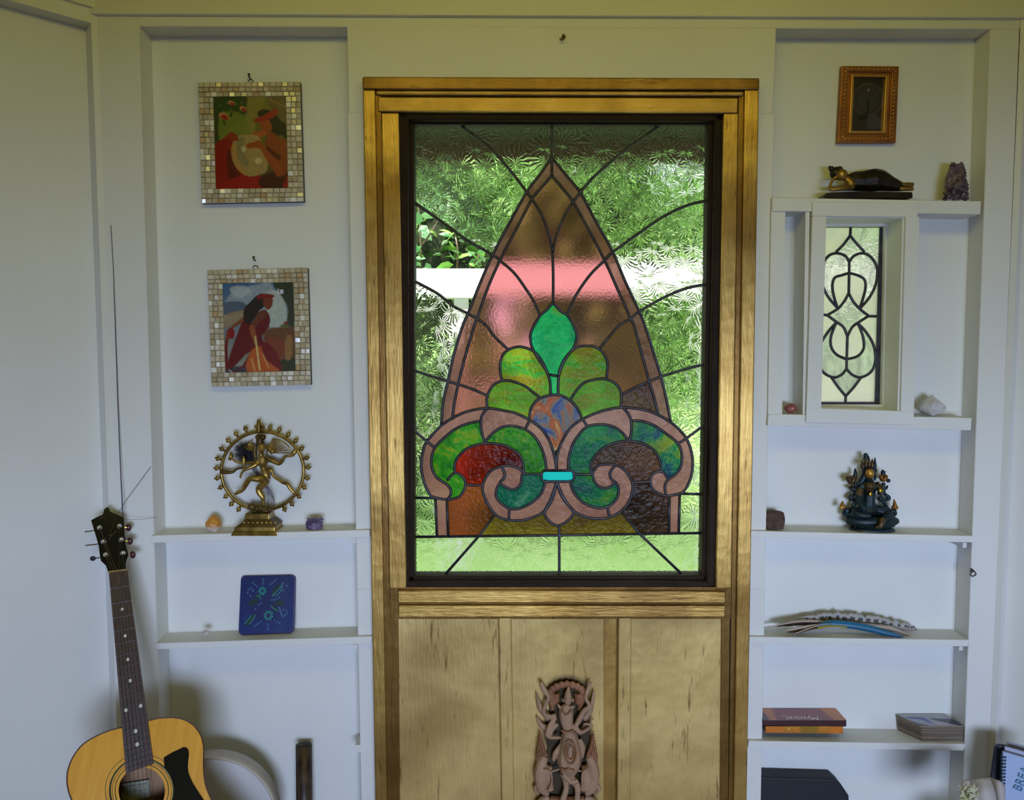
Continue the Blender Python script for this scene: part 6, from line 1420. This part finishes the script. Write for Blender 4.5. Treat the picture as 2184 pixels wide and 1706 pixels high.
# ================================================================ carved figure on the gold panel
M['carve'] = mat('pale_brown_carved_wood', (.28, .155, .09), .6, col2=(.40, .25, .155), scale=14, bs=.5, bd=.001, bscale=110)
M['carve2'] = mat('orange_brown_carved_wood', (.17, .065, .025), .55, col2=(.30, .13, .06), scale=20, bs=.5, bd=.001, bscale=110)
M['carvedark'] = mat('dark_backing_wood', (.035, .022, .008), .8, col2=(.06, .04, .015), scale=20)
def carving():
    P = sk(1100, 1400, 5.577); Yc = -.030; q = 1 / 5.577 * m_per_px(Yc)
    t = thing('carved_figure', P(610, 2300, Yc), 'carved wooden winged deity relief fixed to the middle gold panel', 'carving')
    T = lambda bm, pts, r, Y=Yc, seg=8: tube(bm, crom([P(a[0], a[1], (a[2] if len(a) > 2 else Y)) for a in pts], 4), [x * q for x in np.interp(np.linspace(0, 1, (len(pts) - 1) * 4 + 1), np.linspace(0, 1, len(r)), r)], seg)
    bm = NB(); prism(bm, [P(u, v, -.016) for u, v in ((400, 420), (520, 330), (620, 305), (720, 340), (800, 420), (860, 700), (880, 1100), (930, 1500), (930, 2250), (290, 2250), (300, 1500), (380, 1100), (400, 700))], Vector((0, .008, 0)))
    obj('backing', bm, M['carvedark'], t)  # dark board behind the carved parts
    bm = NB()
    for k in range(11):
        a = PI * (.02 + .96 * k / 10); u = 610 - 215 * math.cos(a); v = 480 - 150 * math.sin(a)
        ball(bm, P(u, v, Yc + .004), 42 * q, 30 * q, 48 * q, (k - 5) * .15)
        if k % 2: T(bm, [(u, v + 20), (610 - 240 * math.cos(a), 470 - 190 * math.sin(a))], [26, 8], Yc + .004)
    T(bm, [(400, 470), (430, 560), (440, 640)], [50, 40, 20], Yc + .006); T(bm, [(800, 470), (770, 560), (750, 640)], [50, 40, 20], Yc + .006); T(bm, [(470, 430), (480, 560)], [60, 40], Yc + .008); T(bm, [(740, 430), (740, 560)], [60, 40], Yc + .008)
    mod_remesh(obj('halo_leaves', bm, M['carve2'], t, True), .0016)
    bm = NB()                                           # body: one surface
    ball(bm, P(622, 505, Yc - .014), 52 * q, 48 * q, 76 * q); ball(bm, P(622, 512, Yc - .0235), 8 * q, 8 * q, 18 * q); T(bm, [(620, 450, Yc - .010), (625, 400, Yc - .008), (628, 350, Yc - .006)], [46, 26, 6]); T(bm, [(566, 545), (562, 500)], [14, 14], Yc - .008); T(bm, [(678, 545), (684, 500)], [14, 14], Yc - .008)
    T(bm, [(615, 570), (600, 650), (605, 760), (620, 850), (630, 920)], [44, 92, 84, 66, 80], Yc - .008)
    T(bm, [(560, 620), (520, 600), (500, 560)], [24, 20, 8], Yc - .008); T(bm, [(660, 610), (700, 590)], [24, 14], Yc - .008)
    T(bm, [(480, 700, Yc - .004), (400, 712, Yc - .004), (330, 660, Yc - .004), (362, 560, Yc - .006), (388, 480, Yc - .006), (340, 400, Yc - .006), (296, 300, Yc - .004)], [30, 28, 26, 22, 26, 36, 20])
    T(bm, [(690, 870, Yc - .014), (760, 740, Yc - .012), (815, 640, Yc - .008), (880, 590, Yc - .006), (832, 500, Yc - .006), (845, 430, Yc - .006), (892, 300, Yc - .004)], [26, 36, 32, 26, 22, 26, 20])
    T(bm, [(470, 720, Yc - .006), (410, 820, Yc - .010), (382, 920, Yc - .012), (415, 960, Yc - .016), (540, 965, Yc - .020)], [30, 34, 38, 26, 16]); T(bm, [(410, 950, Yc - .012), (440, 870, Yc - .012), (500, 800, Yc - .012)], [18, 22, 24])
    T(bm, [(720, 850, Yc - .012), (760, 900, Yc - .014), (830, 880, Yc - .014), (905, 815, Yc - .014), (800, 800, Yc - .014)], [34, 30, 22, 18, 14]); T(bm, [(690, 860, Yc - .018), (600, 960, Yc - .020)], [22, 18])
    T(bm, [(630, 900), (640, 1010), (640, 1150), (635, 1280), (620, 1390)], [86, 120, 158, 150, 90], Yc - .004)
    T(bm, [(570, 1010), (470, 1150), (450, 1240)], [26, 34, 22], Yc - .004); T(bm, [(760, 980), (800, 1080), (790, 1200)], [24, 34, 18], Yc - .002)
    T(bm, [(560, 1380), (590, 1450), (600, 1560), (575, 1660), (540, 1760)], [50, 46, 36, 40, 44], Yc - .010); T(bm, [(600, 1420), (680, 1470), (730, 1540), (735, 1640), (720, 1760)], [46, 52, 44, 36, 44], Yc - .012)
    T(bm, [(560, 1400), (660, 1490), (740, 1470)], [24, 36, 20], Yc - .020)
    mod_remesh(obj('body', bm, M['carve'], t, True), .0016)
    bm = NB()
    for r in ((1.0, 10), (.6, 8)):
        T(bm, [(655 + 66 * r[0] * math.cos(a), 1150 + 130 * r[0] * math.sin(a)) for a in [2 * PI * k / 14 for k in range(15)]], [r[1]] * 2, Yc - .040)
    ball(bm, P(600, 500, Yc - .0235), 10 * q, 4 * q, 5 * q); ball(bm, P(645, 500, Yc - .0235), 10 * q, 4 * q, 5 * q); ball(bm, P(622, 548, Yc - .0215), 15 * q, 5 * q, 5 * q)
    T(bm, [(540, 880), (610, 905), (690, 880)], [12, 14, 12], Yc - .026); T(bm, [(550, 640), (600, 690), (660, 640)], [9, 12, 9], Yc - .026)
    for k in range(9): ball(bm, P(555 + k * 17, 1340 + 10 * math.sin(k), Yc - .036), 11 * q)
    obj('carved_ornament', bm, M['carve2'], t, True)
    for pts, r in (([(400, 730), (300, 620), (245, 430)], [50, 40, 6]), ([(370, 860), (300, 810), (250, 715)], [46, 34, 6]), ([(810, 740), (890, 620), (932, 395)], [50, 36, 6]), ([(790, 860), (850, 790), (925, 735)], [30, 26, 6])):
        bm = NB(); T(bm, pts, r, Yc + .006); obj('pointed_leaf', bm, M['carve'], t, True)
    for s, X in ((-1, lambda u: 1216 - u), (1, lambda u: u)):   # wings, described on the far side and mirrored
        bm = NB(); T(bm, [(X(860), 1185), (X(900), 1260), (X(930), 1400), (X(900), 1560), (X(830), 1640)], [40, 66, 76, 64, 26], Yc - .004); T(bm, [(X(820), 1300), (X(830), 1450), (X(800), 1590)], [40, 62, 40], Yc - .006)
        mod_remesh(obj('wing_shell', bm, M['carve'], t, True), .0016)
        bm = NB()
        for k in range(22):
            a = -1.5 + 3.0 * k / 21; ball(bm, P(X(855 + 120 * math.cos(a)), 1410 + 235 * math.sin(a), Yc - .006), 15 * q, 12 * q, 13 * q)
        T(bm, [(X(880), 1350), (X(800), 1380), (X(790), 1500), (X(840), 1620)], [8, 10, 10, 8], Yc - .026); T(bm, [(X(700), 1340), (X(800), 1372)], [10, 12], Yc - .014)
        obj('scalloped_edge', bm, M['carve'], t, True)
        for k in range(9):
            f = k / 8; bm = NB(); T(bm, [(X(845 + 110 * f), 1190 + 300 * f), (X(890 + 70 * f), 1060 + 190 * f), (X(925 + 48 * f), 885 + 300 * f)], [17, 14, 7], Yc - .002 - (.004 if k % 2 else 0)); obj('wing_feather', bm, M['carve2'], t, True)
    for s in (-1, 1):
        bm = NB(); X = lambda u: 610 + s * (u - 610)
        T(bm, [(X(900), 1620), (X(960), 1540), (X(990), 1580), (X(950), 1640)], [26, 28, 24, 18], Yc); T(bm, [(X(820), 1680), (X(900), 1720), (X(960), 1840), (X(900), 2000)], [40, 60, 60, 50], Yc); obj('scroll', bm, M['carve'], t, True)
    bm = NB(); T(bm, [(400, 1700), (610, 1730), (820, 1700)], [50, 70, 50], Yc + .002); T(bm, [(610, 1740), (610, 2000), (610, 2250)], [160, 230, 260], Yc + .010); mod_remesh(obj('carved_foot', bm, M['carve2'], t, True), .002)
carving()

# soft dark halo on the middle panel round the carving
def dark_halo():
    m = M['gold_panel'].copy(); m.name = 'matt_gold_paint_with_dark_halo'; nt = m.node_tree; b = nt.nodes['Principled BSDF']
    src = b.inputs['Base Color'].links[0].from_socket
    g = nt.nodes.new('ShaderNodeNewGeometry'); last = src
    P = sk(1100, 1400, 5.577)
    for (u, v, ru, rv, o0, o1) in ((612, 440, 330, 250, 1.0, .62), (610, 900, 360, 420, .9, .70), (610, 1400, 400, 420, .95, .80)):
        c = P(u, v, -.010); a = (P(u + ru, v, -.010) - c).length; z = (P(u, v + rv, -.010) - c).length
        mp = nt.nodes.new('ShaderNodeMapping'); mp.vector_type = 'TEXTURE'; mp.inputs['Location'].default_value = c; mp.inputs['Scale'].default_value = (a, 1, z); nt.links.new(g.outputs['Position'], mp.inputs['Vector'])
        ml = nt.nodes.new('ShaderNodeVectorMath'); ml.operation = 'MULTIPLY'; ml.inputs[1].default_value = (1, 0, 1); nt.links.new(mp.outputs[0], ml.inputs[0])
        ln = nt.nodes.new('ShaderNodeVectorMath'); ln.operation = 'LENGTH'; nt.links.new(ml.outputs[0], ln.inputs[0])
        mr = nt.nodes.new('ShaderNodeMapRange'); mr.interpolation_type = 'SMOOTHSTEP'; mr.inputs['From Min'].default_value = o0; mr.inputs['From Max'].default_value = o1; mr.inputs['To Max'].default_value = .93; nt.links.new(ln.outputs['Value'], mr.inputs['Value'])
        mx = nt.nodes.new('ShaderNodeMix'); mx.data_type = 'RGBA'; nt.links.new(mr.outputs[0], mx.inputs[0]); nt.links.new(last, mx.inputs[6]); mx.inputs[7].default_value = (.020, .014, .004, 1); last = mx.outputs[2]
    nt.links.new(last, b.inputs['Base Color'])
    COL.objects['panel.001'].data.materials[0] = m
dark_halo()
import OpenImageIO as o, sys
b=o.ImageBuf('/workdir/render_main.png'); w=b.spec().width; k=w/2184
T={(1850,1450):(174,190,208),(1850,1230):(172,184,205),(550,1450):(150,165,185),(600,500):(135,138,130),(600,130):(135,132,80),(1200,15):(125,120,60),(80,200):(110,110,60),(80,800):(130,140,150),(80,1400):(120,135,160),(250,700):(145,145,145),(2090,1300):(165,178,200),(1720,200):(140,138,85),(1550,700):None,(950,1450):(165,145,95),(1450,1450):(172,152,100),(830,700):(150,120,60),(1000,320):(40,30,5),(1400,1180):(150,210,115)}
for (x,y),t in T.items():
    s=[0,0,0];n=0
    for dx in range(-4,5,2):
        for dy in range(-4,5,2):
            p=b.getpixel(int(x*k)+dx//2,int(y*k)+dy//2); s=[a+c for a,c in zip(s,p)]; n+=1
    print((x,y),[round(c/n*255) for c in s],t)
